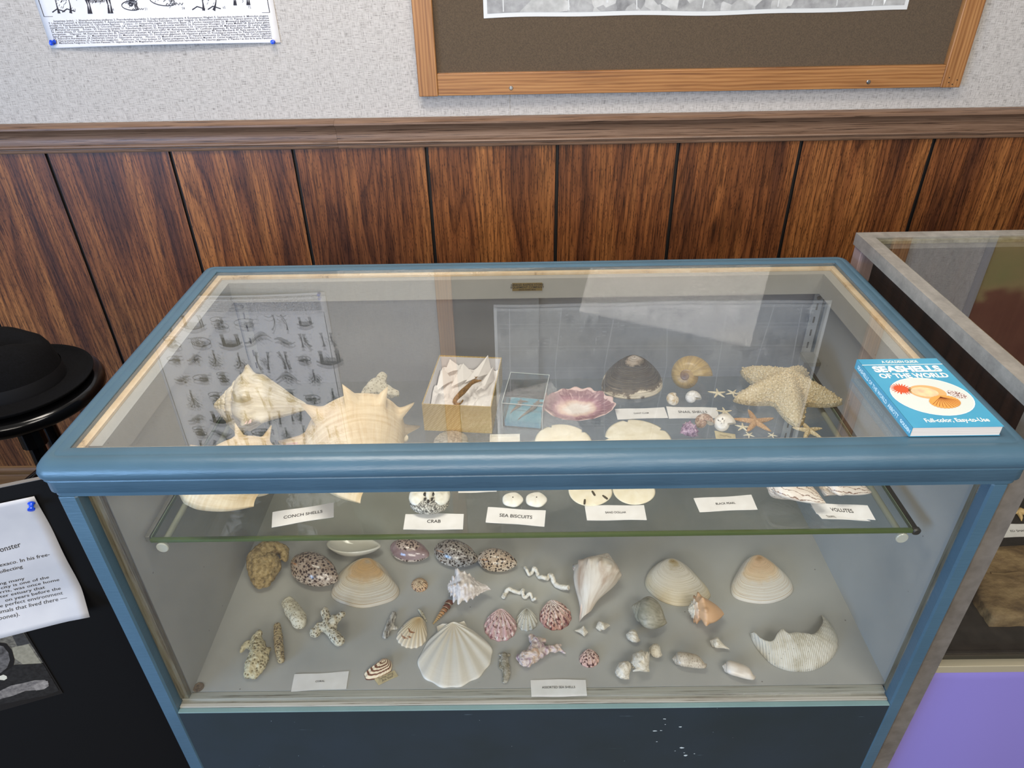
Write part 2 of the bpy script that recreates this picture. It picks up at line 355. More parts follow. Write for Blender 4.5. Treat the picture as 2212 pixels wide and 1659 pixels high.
def skull(cx, cz, s_, fl):
    a = np.linspace(0, 2*PI, 26); o = [(cx+fl*s_*(math.cos(t)*(.62 if math.cos(t)*fl > 0 else 1)+.25*math.cos(2*t)), cz+s_*.42*math.sin(t)*(1+.35*math.cos(t))) for t in a]
    ribbon(dr, o, .0008, fp)
    for q in (.8, .6, .45, .3): ribbon(dr, [(cx+(x-cx)*q, cz+(z-cz)*q) for x, z in o[2:20]], .0005, fp)
    ribbon(dr, [(cx+fl*s_*.25+.004*math.cos(t), cz+s_*.12+.003*math.sin(t)) for t in np.linspace(0, 2*PI, 9)], .0012, fp)
    ribbon(dr, [(cx-fl*s_+fl*s_*q*1.2, cz-s_*(.28+.12*(i % 2))) for i, q in enumerate(np.linspace(0, 1, 12))], .0007, fp)
def ribcage(cx, cz, s_):
    ribbon(dr, [(cx+s_*t, cz+s_*.45*math.cos(t*1.3)) for t in np.linspace(-1.1, 1.3, 16)], .0016, fp)
    for q in np.linspace(-.5, .55, 11):
        ribbon(dr, [(cx+s_*(q+.12*math.sin(t*PI)), cz+s_*(.45*math.cos(q*1.3)-.75*t*(1-.5*q*q))) for t in np.linspace(0, 1, 7)], .0007, fp)
    for q in (-.75, -.6, .7, .9):
        for k in range(2): ribbon(dr, [(cx+s_*(q+.12*k), cz+s_*.2), (cx+s_*(q+.1), cz-s_*.45), (cx+s_*(q-.02+.1*k), cz-s_*1.0)], [.0016, .0008, .0014], fp)
def branch(cx, cz, L_, a, dep, wd):
    e = (cx+L_*math.cos(a), cz+L_*math.sin(a)); ribbon(dr, [(cx, cz), (cx+L_*.5*math.cos(a+.15), cz+L_*.5*math.sin(a+.15)), e], [wd, wd*.8, wd*.6], fp)
    if dep:
        for s_ in (-.5, .1, .6): branch(e[0], e[1], L_*.62, a+s_+rp_.uniform(-.15, .15), dep-1, wd*.6)
def serpent(cx, cz, s_, ph):
    t = np.linspace(0, 1, 24); P = [(cx+s_*(q-.5)*2, cz+s_*.32*math.sin(q*5+ph)) for q in t]; ribbon(dr, P, [.0018*(1-abs(q-.35)) for q in t], fp)
    for i in range(2, 20):
        x, z = P[i]; l_ = s_*.30*math.sin(PI*i/22)
        ribbon(dr, [(x, z), (x+l_*.35, z-l_*.7), (x+l_*.15, z-l_*1.2)], .0006, fp); ribbon(dr, [(x, z), (x+.001, z+l_*.35)], .0005, fp)
zrow = PZ0+.066; row = 0
while zrow < PZ1-.075:
    hgt = (.05, .045, .06, .05, .07)[row % 5]; x = PX0+.03; k = row
    while x < PX1-.05:
        wdt = rp_.uniform(.045, .085); cx, cz = x+wdt/2, zrow+hgt/2+rp_.uniform(-.006, .006)*(row > 0); k += 1; q = (k % 4) if row == 0 else rp_.randrange(6)
        if q == 0: skull(cx, cz, wdt*.40, rp_.choice((-1, 1)))
        elif q == 1:
            for s_ in (-.22, .16): bone(cx+s_*wdt, cz, hgt*.98, PI/2+rp_.uniform(-.35, .35), rp_.uniform(-1, 1))
            if row == 0:
                for s_ in (-.3, .1): ribbon(dr, [(cx+s_*wdt-.012, zrow+.003), (cx+s_*wdt, zrow+.009), (cx+s_*wdt+.016, zrow+.004)], .001, fp)
        elif q == 4: branch(cx, cz-hgt*.45, hgt*.42, PI/2, 3, .0016)
        elif q == 5: serpent(cx, cz, wdt*.48, rp_.uniform(0, 6))
        elif q == 2: ribcage(cx, cz+.004, min(wdt*.42, hgt*.6))
        else: skull(cx, cz+hgt*.18, wdt*.36, 1); skull(cx, cz-hgt*.24, wdt*.30, -1)
        for _ in range(26 if row < 2 else 60): a = .8; px_, pz_ = cx+rp_.gauss(0, .14)*wdt, cz+rp_.gauss(0, .14)*hgt; ribbon(dr, [(px_, pz_), (px_+.005*math.cos(a), pz_+.005*math.sin(a))], .0003, fp)
        V, F = text2d(str(30+(k*7+row*5) % 46), .0065, res=1); dr.add([fp(cx+wdt*.38+a, zrow+.006+b_) for a, b_, _ in V], F)
        x += wdt+.004
    zrow += hgt+.008; row += 1
dr.build('skeleton_drawings', INK, poster)
BLUEP = mat('blue_plastic', '1646c8', .25)
def pin(p, dirn, label):
    d = np.array(dirn, float); d /= np.linalg.norm(d); m = MB(); m.lathe([(.0009, -.003), (.0009, .001), (.0042, .001), (.0045, .002), (.0032, .0028), (.0026, .007), (.0034, .0085), (.0044, .0095), (.0042, .0112), (.001, .0118)], (0, 0, 0), 16)
    q = Vector((0, 0, 1)).rotation_difference(Vector(d)); m.xf(lambda v: np.array(q @ Vector(v))+p)
    return tag(auto(m.build('push_pin', BLUEP, base=p)), label, 'push pin', 'blue push pins')
for px, py, dx, lb in ((113, 93, .3, 'blue push pin at the lower left corner of the poster, outermost of a touching pair'), (119, 90, -.35, 'blue push pin at the lower left corner of the poster, nearer the text'), (591, 90, 0, 'blue push pin at the lower right corner of the skeleton poster')):
    p = aty(px, py, YW-.004); pin(p, (dx, -1, .05), lb)

# ------------------------------------------------------------------ framed print
def _oak(nt, o, u):
    g = noise(nt, mapv(nt, u, (4, 90, 1)), 1, 4, .6, .6); c2 = wave(nt, mapv(nt, u, (1.2, 14, 1)), 3, 5, 1.5, 'Y')
    c = ramp(nt, g, [(.3, hexc('6f4526')), (.5, hexc('946338')), (.75, hexc('a97a4b'))])
    return mix(nt, .35, c, ramp(nt, c2, [(.0, hexc('63401f')), (.35, hexc('946338')), (1, hexc('b08452'))]))
M_OAK = mat('golden_oak', rough=.38, fn=_oak)
FY = YW-.024; fx0, fx1, fz0, fz1 = .3215, 1.5335, Z0+.188, Z0+1.02; fw = .0435
frame = empty('picture_frame', ((fx0+fx1)/2, YW, fz0)); tag(frame, 'large golden oak picture frame with grey aerial print on a brown mat', 'framed picture')
def fpiece(nm, x0, x1, z0, z1, lng, rot=0):
    m = MB(); m.box(x0, x1, FY, YW-.001, z0, z1, .0015); V = np.array(m.V)
    uv = np.stack([V[:, 0], V[:, 2]], 1) if lng == 'x' else np.stack([V[:, 2], V[:, 0]], 1)
    return build(nm, V, m.F, M_OAK, frame, uv=uv+x0, smooth=False)
fpiece('bottom_rail', fx0+fw, fx1-fw, fz0, fz0+.046, 'x'); fpiece('top_rail', fx0+fw, fx1-fw, fz1-.046, fz1, 'x')
fpiece('stile', fx0, fx0+fw-.0006, fz0-.001, fz1, 'z'); fpiece('stile', fx1-fw+.0006, fx1, fz0-.001, fz1, 'z')
M_STEEL = mat('zinc_steel', '9a9c9e', .35, metal=1)
for px, py in ((1104, 190), (1876, 177)):
    p = aty(px, py, FY); s_ = MB(); s_.lathe([(.0045, 0), (.0045, -.001), (.0034, -.002), (.0009, -.0021)], (0, 0, 0), 14, axis=1)
    s_.box(-.0025, .0025, -.0024, -.0018, -.0004, .0004); s_.box(-.0004, .0004, -.0024, -.0018, -.0025, .0025); s_.xf(lambda v: v+p); s_.build('screw', M_STEEL, frame)
for dx, dz in ((-.028, .010), (-.019, .006), (-.011, .015), (-.03, .02)):
    s_ = MB(); s_.lathe([(.0013, 0), (.0013, -.0004)], (fx1+dx, FY-.0002, fz0+dz), 8, axis=1); s_.build('nail_hole', M_GROOVE, frame)
MB().box(fx0+fw-.004, fx1-fw+.004, YW-.009, YW-.003, fz0+.04, fz1-.04).build('mat_board', mat('brown_mat', rough=.9, fn=lambda nt, o, u: ramp(nt, noise(nt, o, 500, 3), [(.35, hexc('4a3b2b')), (.7, hexc('5f4d39'))])), frame)
# print with white border, wavy lower edge
kx0, kx1, kz0, kz1 = .4725, 1.377, Z0+.341, Z0+.92
def _aer(nt, o, u):
    c = voro(nt, mapv(nt, o, (5.0, 1, 7.5)), 1, out='Color'); b2 = noise(nt, o, 60, 4, .6); c3 = voro(nt, mapv(nt, o, (40, 1, 40)), 1, out='Color')
    bw = nd(nt, 'ShaderNodeRGBToBW'); L(nt, c, bw.inputs[0]); bw3 = nd(nt, 'ShaderNodeRGBToBW'); L(nt, c3, bw3.inputs[0])
    msk = ramp(nt, noise(nt, mapv(nt, o, (9, 1, 9), (3, 0, 1)), 1, 1), [(.56, 0.), (.60, 1.)])
    base = ramp(nt, madd(nt, bw.outputs[0], .8, .1), [(.1, hexc('6c6a6c')), (.35, hexc('8d8b8b')), (.7, hexc('aaa8a5')), (.9, hexc('bdbbb6'))])
    base = mix(nt, math_(nt, 'MULTIPLY', msk, .7), base, ramp(nt, bw3.outputs[0], [(.3, hexc('4a484b')), (.5, hexc('8b898a')), (.8, hexc('dcdad6'))]))
    return mix(nt, .35, base, ramp(nt, b2, [(.3, (.25, .25, .26)), (.7, (.7, .7, .7))]))
M_AER = mat('aerial_print', rough=.6, fn=_aer)
wav = lambda x: .0016*math.sin((x-kx0)*9)+.001*math.sin((x-kx0)*23)
V = []; n = 40
for i in range(n+1):
    x = kx0+(kx1-kx0)*i/n; V += [(x, YW-.0102, kz0+wav(x)), (x, YW-.0102, kz1)]
build('print_border', V, [(2*i, 2*i+2, 2*i+3, 2*i+1) for i in range(n)], mat('photo_border', 'dadada', .5), frame, smooth=False)
V = []
for i in range(n+1):
    x = kx0+.008+(kx1-kx0-.016)*i/n; V += [(x, YW-.0106, kz0+.0085+wav(x)), (x, YW-.0106, kz1-.0085)]
build('aerial_view', V, [(2*i, 2*i+2, 2*i+3, 2*i+1) for i in range(n)], M_AER, frame, smooth=False)
lines = MB(); fq = lambda x, z: (x, YW-.0110, z); rg = random.Random(9)
for x in (.515, .655, .80, .94, 1.10, 1.225, 1.30): ribbon(lines, [(x, kz0+.012), (x+rg.uniform(-.02, .02), kz0+.2), (x+rg.uniform(-.02, .02), kz1-.02)], .0011, fq)
for z in (.06, .13, .20, .29, .40): ribbon(lines, [(kx0+.012, kz0+z), (kx1-.012, kz0+z+.01)], .0009, fq)
for _ in range(170):
    x, z = rg.uniform(kx0+.1, kx1-.25), kz0+rg.uniform(.02, .5)
    if math.sin(x*11)+math.sin(z*13+x*5) < .3: continue
    l_, a = rg.uniform(.004, .016), rg.choice((0, PI/2)); ribbon(lines, [(x, z), (x+l_*math.cos(a), z+l_*math.sin(a))], rg.uniform(.0006, .0022), fq)
lines.build('street_lines', mat('map_line', 'd6d6d6', .6), frame, smooth=False)
cx, cz = 1.325, Z0+.3675; st = MB()
pl = [(cx+(r_*math.cos(a)), cz+(r_*math.sin(a))) for k in range(8) for a, r_ in ((k*PI/4, .016 if k % 2 == 0 else .0045),)]
st.add([fq(cx, cz)]+[fq(x, z) for x, z in pl], [(0, 1+k, 1+(k+1) % 8) for k in range(8)])
for ch, dx, dz in (('W', -.031, 0), ('E', .030, 0), ('N', 0, .030)):
    V, F = text2d(ch, .014, res=2); st.add([fq(cx+dx+a, cz+dz+b_) for a, b_, _ in V], F)
st.build('compass_rose', mat('compass_white', 'f0f0f0', .6), frame, smooth=False)
GL = glass_mat('clear_glass', (.985, .992, .985), .065)
GLP = glass_mat('picture_glass', (.98, .985, .985), .03)
MB().box(fx0+fw-.003, fx1-fw+.003, YW-.016, YW-.0135, fz0+.042, fz1-.042).build('picture_glass', GLP, frame)

# ------------------------------------------------------------------ second picture, right of the frame
pf = empty('picture_frame', (2.3, YW, Z0+.215)); tag(pf, 'thin silver picture frame with a green and red-brown print right of the oak frame', 'framed picture')
sx0, sx1, sz0, sz1 = 1.742, 2.75, Z0+.215, Z0+1.0; m = MB()
m.box(sx0, sx0+.008, YW-.022, YW-.001, sz0, sz1); m.box(sx1-.008, sx1, YW-.022, YW-.001, sz0, sz1); m.box(sx0+.008, sx1-.008, YW-.022, YW-.001, sz0, sz0+.008); m.box(sx0+.008, sx1-.008, YW-.022, YW-.001, sz1-.008, sz1)
m.build('frame_moulding', mat('silver_moulding', 'c9c9cc', .3, metal=.6), pf)
MB().box(sx0+.007, sx1-.007, YW-.014, YW-.004, sz0+.007, sz1-.007).build('landscape_print', mat('landscape_print', rough=.6, fn=lambda nt, o, u: ramp(nt, noise(nt, mapv(nt, o, (2.2, 1, 5)), 1, 4), [(.3, hexc('8b8a52')), (.45, hexc('a58f5e')), (.5, hexc('7c4a34')), (.7, hexc('6c3525'))])), pf)

# ================================================================== BLUE DISPLAY CASE
def _paint(c1, c2, c3):
    def f(nt, o, u):
        a = noise(nt, o, 9, 3); b2 = noise(nt, mapv(nt, o, (40, 40, 300)), 1, 3)
        c = ramp(nt, a, [(.3, hexc(c1)), (.7, hexc(c2))])
        chip = ramp(nt, noise(nt, o, 55, 5, .7), [(.735, 0.), (.75, 1.)])
        return mix(nt, chip, c, hexc(c3)), b2
    return f
BLUE = mat('blue_gloss_paint', rough=.36, fn=_paint('3c5869', '446173', 'c9b9a0'), bump=(.25, .0015))
TEAL = mat('dark_teal_paint', rough=.42, fn=_paint('2c4350', '31495a', '93a6ab'), bump=(.12, .001))
def _scuff(nt, o, u):
    c = ramp(nt, noise(nt, o, 9, 3), [(.3, hexc('1f2b30')), (.7, hexc('222f38'))])
    sc_ = ramp(nt, noise(nt, mapv(nt, o, (18, 1, 240)), 1, 3, .6), [(.73, 0.), (.78, .35)])
    c = mix(nt, sc_, c, hexc('8299a1')); d = ramp(nt, voro(nt, o, 45), [(.018, .8), (.028, 0.)]); return mix(nt, d, c, hexc('9fb0b3'))
GREYI = mat('grey_interior_paint', rough=.55, fn=lambda nt, o, u: mix(nt, ramp(nt, voro(nt, o, 28), [(.028, .7), (.04, 0.)]), ramp(nt, noise(nt, o, 7, 3), [(.3, hexc('a3a4a0')), (.7, hexc('aeaeaa'))]), hexc('4a4740')))
TRIM = mat('raw_pine_trim', rough=.6, fn=lambda nt, o, u: ramp(nt, noise(nt, mapv(nt, o, (30, 30, 5)), 1, 5, .7), [(.25, hexc('7d6a50')), (.38, hexc('d8bd97')), (.7, hexc('ecd9bb'))]))
GW, GD = 1.10, .505
case = empty('display_case', (.55, .25, 0)); tag(case, 'blue painted wooden display case with glass top and front, full of seashells', 'display case')
def rrect(x0, x1, y0, y1, r, n=5):
    P = []
    for cx, cy, a0 in ((x1-r, y0+r, -PI/2), (x1-r, y1-r, 0), (x0+r, y1-r, PI/2), (x0+r, y0+r, PI)):
        for k in range(n+1): a = a0+PI/2*k/n; P.append((cx+r*math.cos(a), cy+r*math.sin(a)))
    return P
prof = [(-.0, -.010), (0, -.0), (.001, .0006), (.012, .0012), (.0135, .0004), (.0145, .0004), (.016, .0012), (.022, .0002), (.027, -.003), (.031, -.008), (.033, -.014), (.0325, -.019), (.031, -.0215), (.0295, -.0225), (.0305, -.0235), (.0305, -.025), (.029, -.0262), (.0285, -.0275), (.0285, -.043), (.028, -.0435), (.026, -.0438), (.0255, -.051), (.0, -.051)]
rings = []
for o_, z in prof:
    r_ = .0005 + max(0, o_)*.55
    rings += [(x, y, Z0+z) for x, y in rrect(-o_, GW+o_, -o_*1.12, GD+o_, r_)]
n = 24; F = [(i*n+j, i*n+(j+1) % n, (i+1)*n+(j+1) % n, (i+1)*n+j) for i in range(len(prof)-1) for j in range(n)]
auto(build('top_rail', rings, F, BLUE, case, smooth=True), 50)
def ring(mb, x0, x1, y0, y1, w_, z0, z1):
    mb.box(x0, x1, y0, y0+w_, z0, z1); mb.box(x0, x1, y1-w_, y1, z0, z1); mb.box(x0, x0+w_, y0+w_, y1-w_, z0, z1); mb.box(x1-w_, x1, y0+w_, y1-w_, z0, z1)
m = MB(); ring(m, .0, GW, 0, GD, .010, Z0-.0115, Z0-.0075); m.build('wood_trim', TRIM, case)
m = MB(); m.box(.0, .026, .018, GD, Z0-.05, Z0-.0118); m.box(GW-.026, GW, .018, GD, Z0-.05, Z0-.0118); m.box(.026, GW-.026, GD-.024, GD, Z0-.05, Z0-.0118); m.box(.0, GW, 0, .012, Z0-.05, Z0-.0118); m.build('inner_rail', GREYI, case)
MB().box(.0006, GW-.0006, .0006, GD-.0006, Z0-.0070, Z0-.0012).build('top_glass', glass_mat('top_plate_glass', (.985, .99, .985), .125), case)
for x0, x1 in ((-.0195, .0045), (1.0943, 1.1145)):
    auto(MB().box(x0, x1, -.029, -.002, .05, Z0-.0515, .0025).build('corner_post', BLUE, case), 30)
    xs = (x0, .016) if x0 < 0 else (1.101, x1)
    MB().box(xs[0]+(.0006 if x0 < 0 else 0), xs[1]-(0 if x0 < 0 else .0006), -.0015, .53, .05, Z0-.0515).build('side_panel', BLUE, case)
    MB().box(*((.0162, .0175) if x0 < 0 else (1.0995, 1.1008)), .0, .50, ZD, Z0-.052).build('side_lining', GREYI, case)
MB().box(.0047, 1.0941, -.0285, -.004, .06, ZD-.0085).build('base_panel', mat('scuffed_shaded_teal', rough=.4, fn=_scuff), case)  # darker teal paints in the shade low on the front; scuffs are wear
rc_ = random.Random(4)
for px, py, s_ in ((1436, 1553, .0022), (1415, 1579, .0028), (1428, 1578, .0016), (1470, 1570, .0026), (1472, 1615, .0036), (1481, 1632, .0034), (1478, 1626, .0016), (1500, 1628, .0014), (1419, 1602, .0014), (1437, 1565, .0010), (1458, 1622, .0010)):
    p = aty(px, py, -.0286); MB().add([(p[0]+s_*math.cos(t)*rc_.uniform(.7, 1.5), -.0287, p[2]+s_*.6*math.sin(t)*rc_.uniform(.5, 1.2)) for t in np.linspace(0, 2*PI, 9)[:-1]], [tuple(range(8))]).build('paint_chip', mat('chipped_white', 'b9c3c4', .7), case)
MB().box(-.015, 1.112, -.02, .52, 0, .0595).build('plinth', TEAL, case)
MB().box(.0047, 1.0941, -.0295, -.0215, ZD-.0083, ZD-.0065, .0006).build('front_sill', mat('pale_teal_paint', rough=.5, fn=_paint('6a8686', '76908f', 'd8d2c2')), case)
m = MB(); m.box(.0047, 1.0941, -.0213, -.0150, ZD-.0083, ZD-.0045, .0008); m.box(.0047, 1.0941, -.0105, .0018, ZD-.0083, ZD-.0004, .0008); m.box(.0047, 1.0941, -.0149, -.0106, ZD-.0083, ZD-.0055)
m.build('sill_moulding', mat('worn_trim_paint', rough=.6, fn=lambda nt, o, u: ramp(nt, noise(nt, mapv(nt, o, (6, 250, 250)), 1, 5, .7), [(.34, hexc('54493a')), (.45, hexc('98958a')), (.7, hexc('aaa89e'))])), case)
for x0, x1 in ((.0046, .0176), (1.0993, 1.0942)):
    x0, x1 = min(x0, x1), max(x0, x1)
    MB().box(x0, x1, -.011, -.002, ZD+.002, Z0-.052).build('glass_stop', mat('dirty_stop_paint', rough=.6, fn=lambda nt, o, u: ramp(nt, noise(nt, mapv(nt, o, (200, 200, 12)), 1, 5, .7), [(.34, hexc('4c3f29')), (.5, hexc('6f6650')), (.7, hexc('7f7d70'))])), case)
MB().box(.0060, 1.093, -.0142, -.0113, ZD-.0053, Z0-.052).build('front_glass', GL, case)
MB().box(.0162, 1.1008, .0022, .50, ZD-.012, ZD).build('deck', GREYI, case)
GREYD = mat('blue_grey_door_paint', rough=.5, fn=lambda nt, o, u: ramp(nt, noise(nt, o, 7, 3), [(.3, hexc('868b92')), (.7, hexc('92969c'))]))
MB().box(.018, 1.099, .520, .528, ZD, Z0-.0515).build('sliding_door', GREYD, case)
MB().box(.018, .575, .504, .512, ZD+.001, Z0-.0515).build('sliding_door', GREYD, case)
MB().box(-.019, 1.114, .529, .534, .05, Z0-.0515).build('case_back', TEAL, case)
# brass maker's plate on the rear inner rail
pb = aty(1139, 619.5, GD-.0245); pw, ph = .0265, .0075
plate = auto(MB().box(pb[0]-pw, pb[0]+pw, GD-.0252, GD-.0241, pb[2]-ph, pb[2]+ph).build('brass_plate', mat('aged_brass', '8d7a4c', .4, metal=.6), case)); plate['label'] = 'worn brass maker plate'
m = MB()
for k, ln in enumerate(('GRAND RAPIDS STORE', 'EQUIPMENT COMPANY', 'GRAND RAPIDS, MICH.')):
    V, F = text2d(ln, (.0056, .0056, .003)[k], bold=.0001, res=2); m.add([(pb[0]+a, GD-.0255, pb[2]+(.0040, -.0008, -.0053)[k]+b_) for a, b_, _ in V], F)
m.build('plate_lettering', mat('plate_black', '1d1a12', .7), plate)
# slotted standards in the corners
for x in (1.086, .030):
    sd = MB().box(x-.0085, x+.0085, GD-.0022, GD+.0, ZD+.002, Z0-.060).build('shelf_standard', mat('painted_steel', '9fa3a6', .5), case)
    m = MB()
    for k in range(14): z = Z0-.087-k*.027; m.box(x-.0015, x+.0015, GD-.0028, GD-.002, z-.0065, z+.0065)
    m.build('slots', M_GROOVE, sd)
    m = MB(); m.lathe([(.004, 0), (.0036, -.0016), (.0005, -.0018)], (x, GD-.0022, Z0-.069), 12, axis=1); m.build('screw', M_STEEL, sd)
cp = at(429, 1485, ZD); m = MB(); m.lathe([(.0084, .0002), (.0084, .0012), (.0070, .0018), (.0066, .0008), (.002, .0006)], cp, 20)
m.build('hole_plug', mat('brown_plug', rough=.7, fn=lambda nt, o, u: ramp(nt, noise(nt, o, 250, 3), [(.3, hexc('40352a')), (.7, hexc('85735c'))])), case)

# glass shelf and its supports
GS = glass_mat('green_shaded_glass', (.89, .905, .88), .06)  # tint deepened to paint in the shade of the deck and back behind
shelf = empty('glass_shelf', (.55, .2, ZS)); tag(shelf, 'clear glass shelf with green edges, half way up inside the blue display case', 'shelf')
MB().box(.031, 1.064, .032, .415, ZS-.0055, ZS-.0001).build('glass_pane', GS, shelf)
m = MB(); m.box(.030, 1.065, .0255, .0318, ZS-.0056, ZS, .0012); auto(m.build('front_edge', mat('green_glass_edge', '4c5c32', .15, spec=.6), shelf), 30)
for x in (.0295, 1.0642): MB().box(x, x+.0013, .032, .415, ZS-.0056, ZS).build('side_edge', mat('green_glass_side', '6f7c66', .2), shelf)
for x, mm_ in ((.045, mat('clear_plastic_rod', 'b9b9ac', .2)), (1.052, mat('clear_plastic_rod', 'b9b9ac', .2))):
    m = MB(); m.tube([(x, .028, ZS-.012), (x, .20, ZS-.012), (x, .42, ZS-.012)], .0045, 10); m.lathe([(.0075, -.001), (.0085, .0), (.0085, .003), (.003, .0032)], (x, .0245, ZS-.0135), 16, axis=1); auto(m.build('support_rod', mm_, shelf))
m = MB(); m.box(1.0665, 1.0735, .03, .46, ZS-.009, ZS-.0005, .001); m.lathe([(.006, 0), (.0062, -.004), (.004, -.006)], (1.070, .031, ZS-.004), 14, axis=1); auto(m.build('bracket_arm', mat('dark_steel_arm', '3b3a36', .4, metal=.5), shelf), 30)
m = MB(); m.box(.0222, .0285, .03, .46, ZS-.008, ZS+.002, .001); m.build('bracket_arm', mat('grey_steel_arm', '77776f', .4, metal=.3), shelf)
# rods tie bracket arms to the standards
m = MB(); m.box(1.0740, 1.0985, .4605, .4999, ZS-.010, ZS-.002); m.build('bracket_hook', mat('grey_steel_arm', '77776f', .4), shelf); MB().box(.0178, .0219, .455, .4999, ZS-.010, ZS-.002).build('bracket_hook', mat('grey_steel_arm', '77776f', .4), shelf)
# ================================================================== BOOK on the case
bk = empty('paperback_book', (1.048, .075, Z0+.0014)); tag(bk, 'blue seashell guidebook with an oval of shells on its cover, lying on the case top', 'book')
BX0, BX1, BY0, BY1, BT = .9925, 1.0985, -.003, .150, .0135; bz = Z0+.0016
def bwarp(v): x, y, z = v; return np.array([x - (y-BY0)*.012, y + (x-BX0)*-.0, z])
cov = mat('cyan_cover', rough=.22, fn=lambda nt, o, u: ramp(nt, noise(nt, o, 20, 2), [(.3, hexc('3b93b8')), (.7, hexc('459dc0'))]), coat=.4)
M_PAGES = mat('page_block', rough=.8, fn=lambda nt, o, u: ramp(nt, noise(nt, mapv(nt, o, (1, 1, 1800)), 1, 2), [(.35, hexc('b4aaa0')), (.6, hexc('e0dad2'))]))
MB().box(BX0+.001, BX1-.001, BY0+.0006, BY1-.0006, bz+.0006, bz+BT-.0006).xf(bwarp).build('pages', M_PAGES, bk)
m = MB(); m.box(BX0, BX1, BY0, BY1, bz+BT-.0006, bz+BT); m.box(BX0, BX1, BY0, BY1, bz, bz+.0006); m.box(BX0-.0006, BX0+.0004, BY0, BY1, bz, bz+BT); m.xf(bwarp).build('cover', cov, bk)
zt = bz+BT+.00015; CW = mat('cover_white', 'f2f0e6', .35)
def onb(nm, items, mm, lift=0):
    m = MB()
    for V, F in items: m.add([bwarp((a, b_, zt+lift+c_)) for a, b_, c_ in V], F)
    return m.build(nm, mm, bk)
def tx(s_, size, cx, cy, bold=.0, fitw=None, sp=1):
    V, F = text2d(s_, size, bold=bold, res=4, space=sp); V = V.copy()
    if fitw: V[:, 0] *= fitw/np.ptp(V[:, 0])
    V[:, 0] += cx; V[:, 1] += cy; return V, F
cxb = (BX0+BX1)/2
ln = MB(); V4 = [(BX0, BY1-.0155, 0), (BX1, BY1-.0155, 0), (BX1, BY1-.0143, 0), (BX0, BY1-.0143, 0)]
onb('cover_lettering', [tx('A GOLDEN GUIDE', .0085, cxb, BY1-.008, .012*.01, .048), tx('SEASHELLS', .019, cxb+.001, BY1-.0265, .05*.019, .088), tx('OF THE WORLD', .0145, cxb+.002, BY1-.0425, .035*.0145, .088)], CW)
onb('cover_tagline', [tx('Full-color, Easy-to-Use', .0105, cxb+.005, BY0+.013, .02*.0105, .075)], CW)
onb('title_rule', [(V4, [(0, 1, 2, 3)])], CW)
V = text2d('SEASHELLS OF THE WORLD  ABBOTT', .0075, res=2, bold=.0002); m = MB()
V0 = V[0]; m.add([bwarp((BX0-.0008, BY0+.088-a, bz+BT/2-.0005+b_)) for a, b_, _ in V0 * np.array([.115/np.ptp(V0[:, 0]), 1, 1])], V[1])
V = text2d('GOLDEN', .006, res=2, bold=.0003); m.add([bwarp((BX0-.0008, BY0+.013-a, bz+BT/2-.0005+b_)) for a, b_, _ in V[0]], V[1]); m.build('spine_lettering', mat('spine_pale', 'bfe3f2', .4), bk)
ocx, ocy, orx, ory = cxb+.0015, BY0+.064, .047, .0405
def ell(cx, cy, rx, ry, n=40, rot=0, f=lambda t: 1): return [(cx+f(t)*(rx*math.cos(t)*math.cos(rot)-ry*math.sin(t)*math.sin(rot)), cy+f(t)*(rx*math.cos(t)*math.sin(rot)+ry*math.sin(t)*math.cos(rot)), 0) for t in np.linspace(0, 2*PI, n, endpoint=False)]
onb('oval_border', [(ell(ocx, ocy, orx+.0012, ory+.0012), [tuple(range(40))])], CW)
onb('oval_field', [(ell(ocx, ocy, orx, ory), [tuple(range(40))])], mat('oval_grey', 'ccd3cf', .4), .0001)
spk = lambda t: 1 - .35*(int(t/(2*PI)*44+.5) % 2)
onb('printed_spiny_shell', [(ell(ocx-.030, ocy+.016, .0135, .0125, 88, 0, spk), [tuple(range(88))])], mat('coral_red', 'c9512c', .4), .0002)
onb('printed_cockle_back', [(ell(ocx-.001, ocy+.0085, .022, .0155, 40, -.1), [tuple(range(40))])], mat('print_peach', 'dca66f', .4), .0002)
onb('printed_cockle_mouth', [(ell(ocx-.0045, ocy+.0085, .016, .0110, 40, -.1), [tuple(range(40))])], mat('print_cream', rough=.4, fn=lambda nt, o, u: ramp(nt, noise(nt, o, 90), [(.3, hexc('e9cfa2')), (.7, hexc('dfa98d'))])), .0003)
scal = lambda t: 1+.035*math.sin(t*26)
onb('printed_cockle_front', [(ell(ocx+.009, ocy-.0135, .0195, .0135, 80, .25, scal), [tuple(range(80))])], mat('print_orange', 'dd9a4e', .4), .0004)
rb = MB()
for k in range(13):
    a = -PI*.95+k*PI*.93/12; p0_ = (ocx+.009, ocy-.003); p1_ = (ocx+.009+.0185*math.cos(a+.25), ocy-.0135+.0125*math.sin(a+.25))
    ribbon(rb, [p0_, p1_], .00025, lambda x, z: tuple(bwarp((x, z, zt+.0006))))
rb.build('printed_shell_ribs', mat('print_brown', '8a4a1e', .5), bk)
onb('printed_cone_shell', [(ell(ocx+.0335, ocy+.001, .0135, .0070, 30, -.75, lambda t: 1-.25*max(0, math.cos(t))), [tuple(range(30))])], mat('print_cone', rough=.4, fn=lambda nt, o, u: ramp(nt, voro(nt, o, 420, 'DISTANCE_TO_EDGE'), [(.05, hexc('5a3328')), (.13, hexc('efe0dc'))])), .0002)

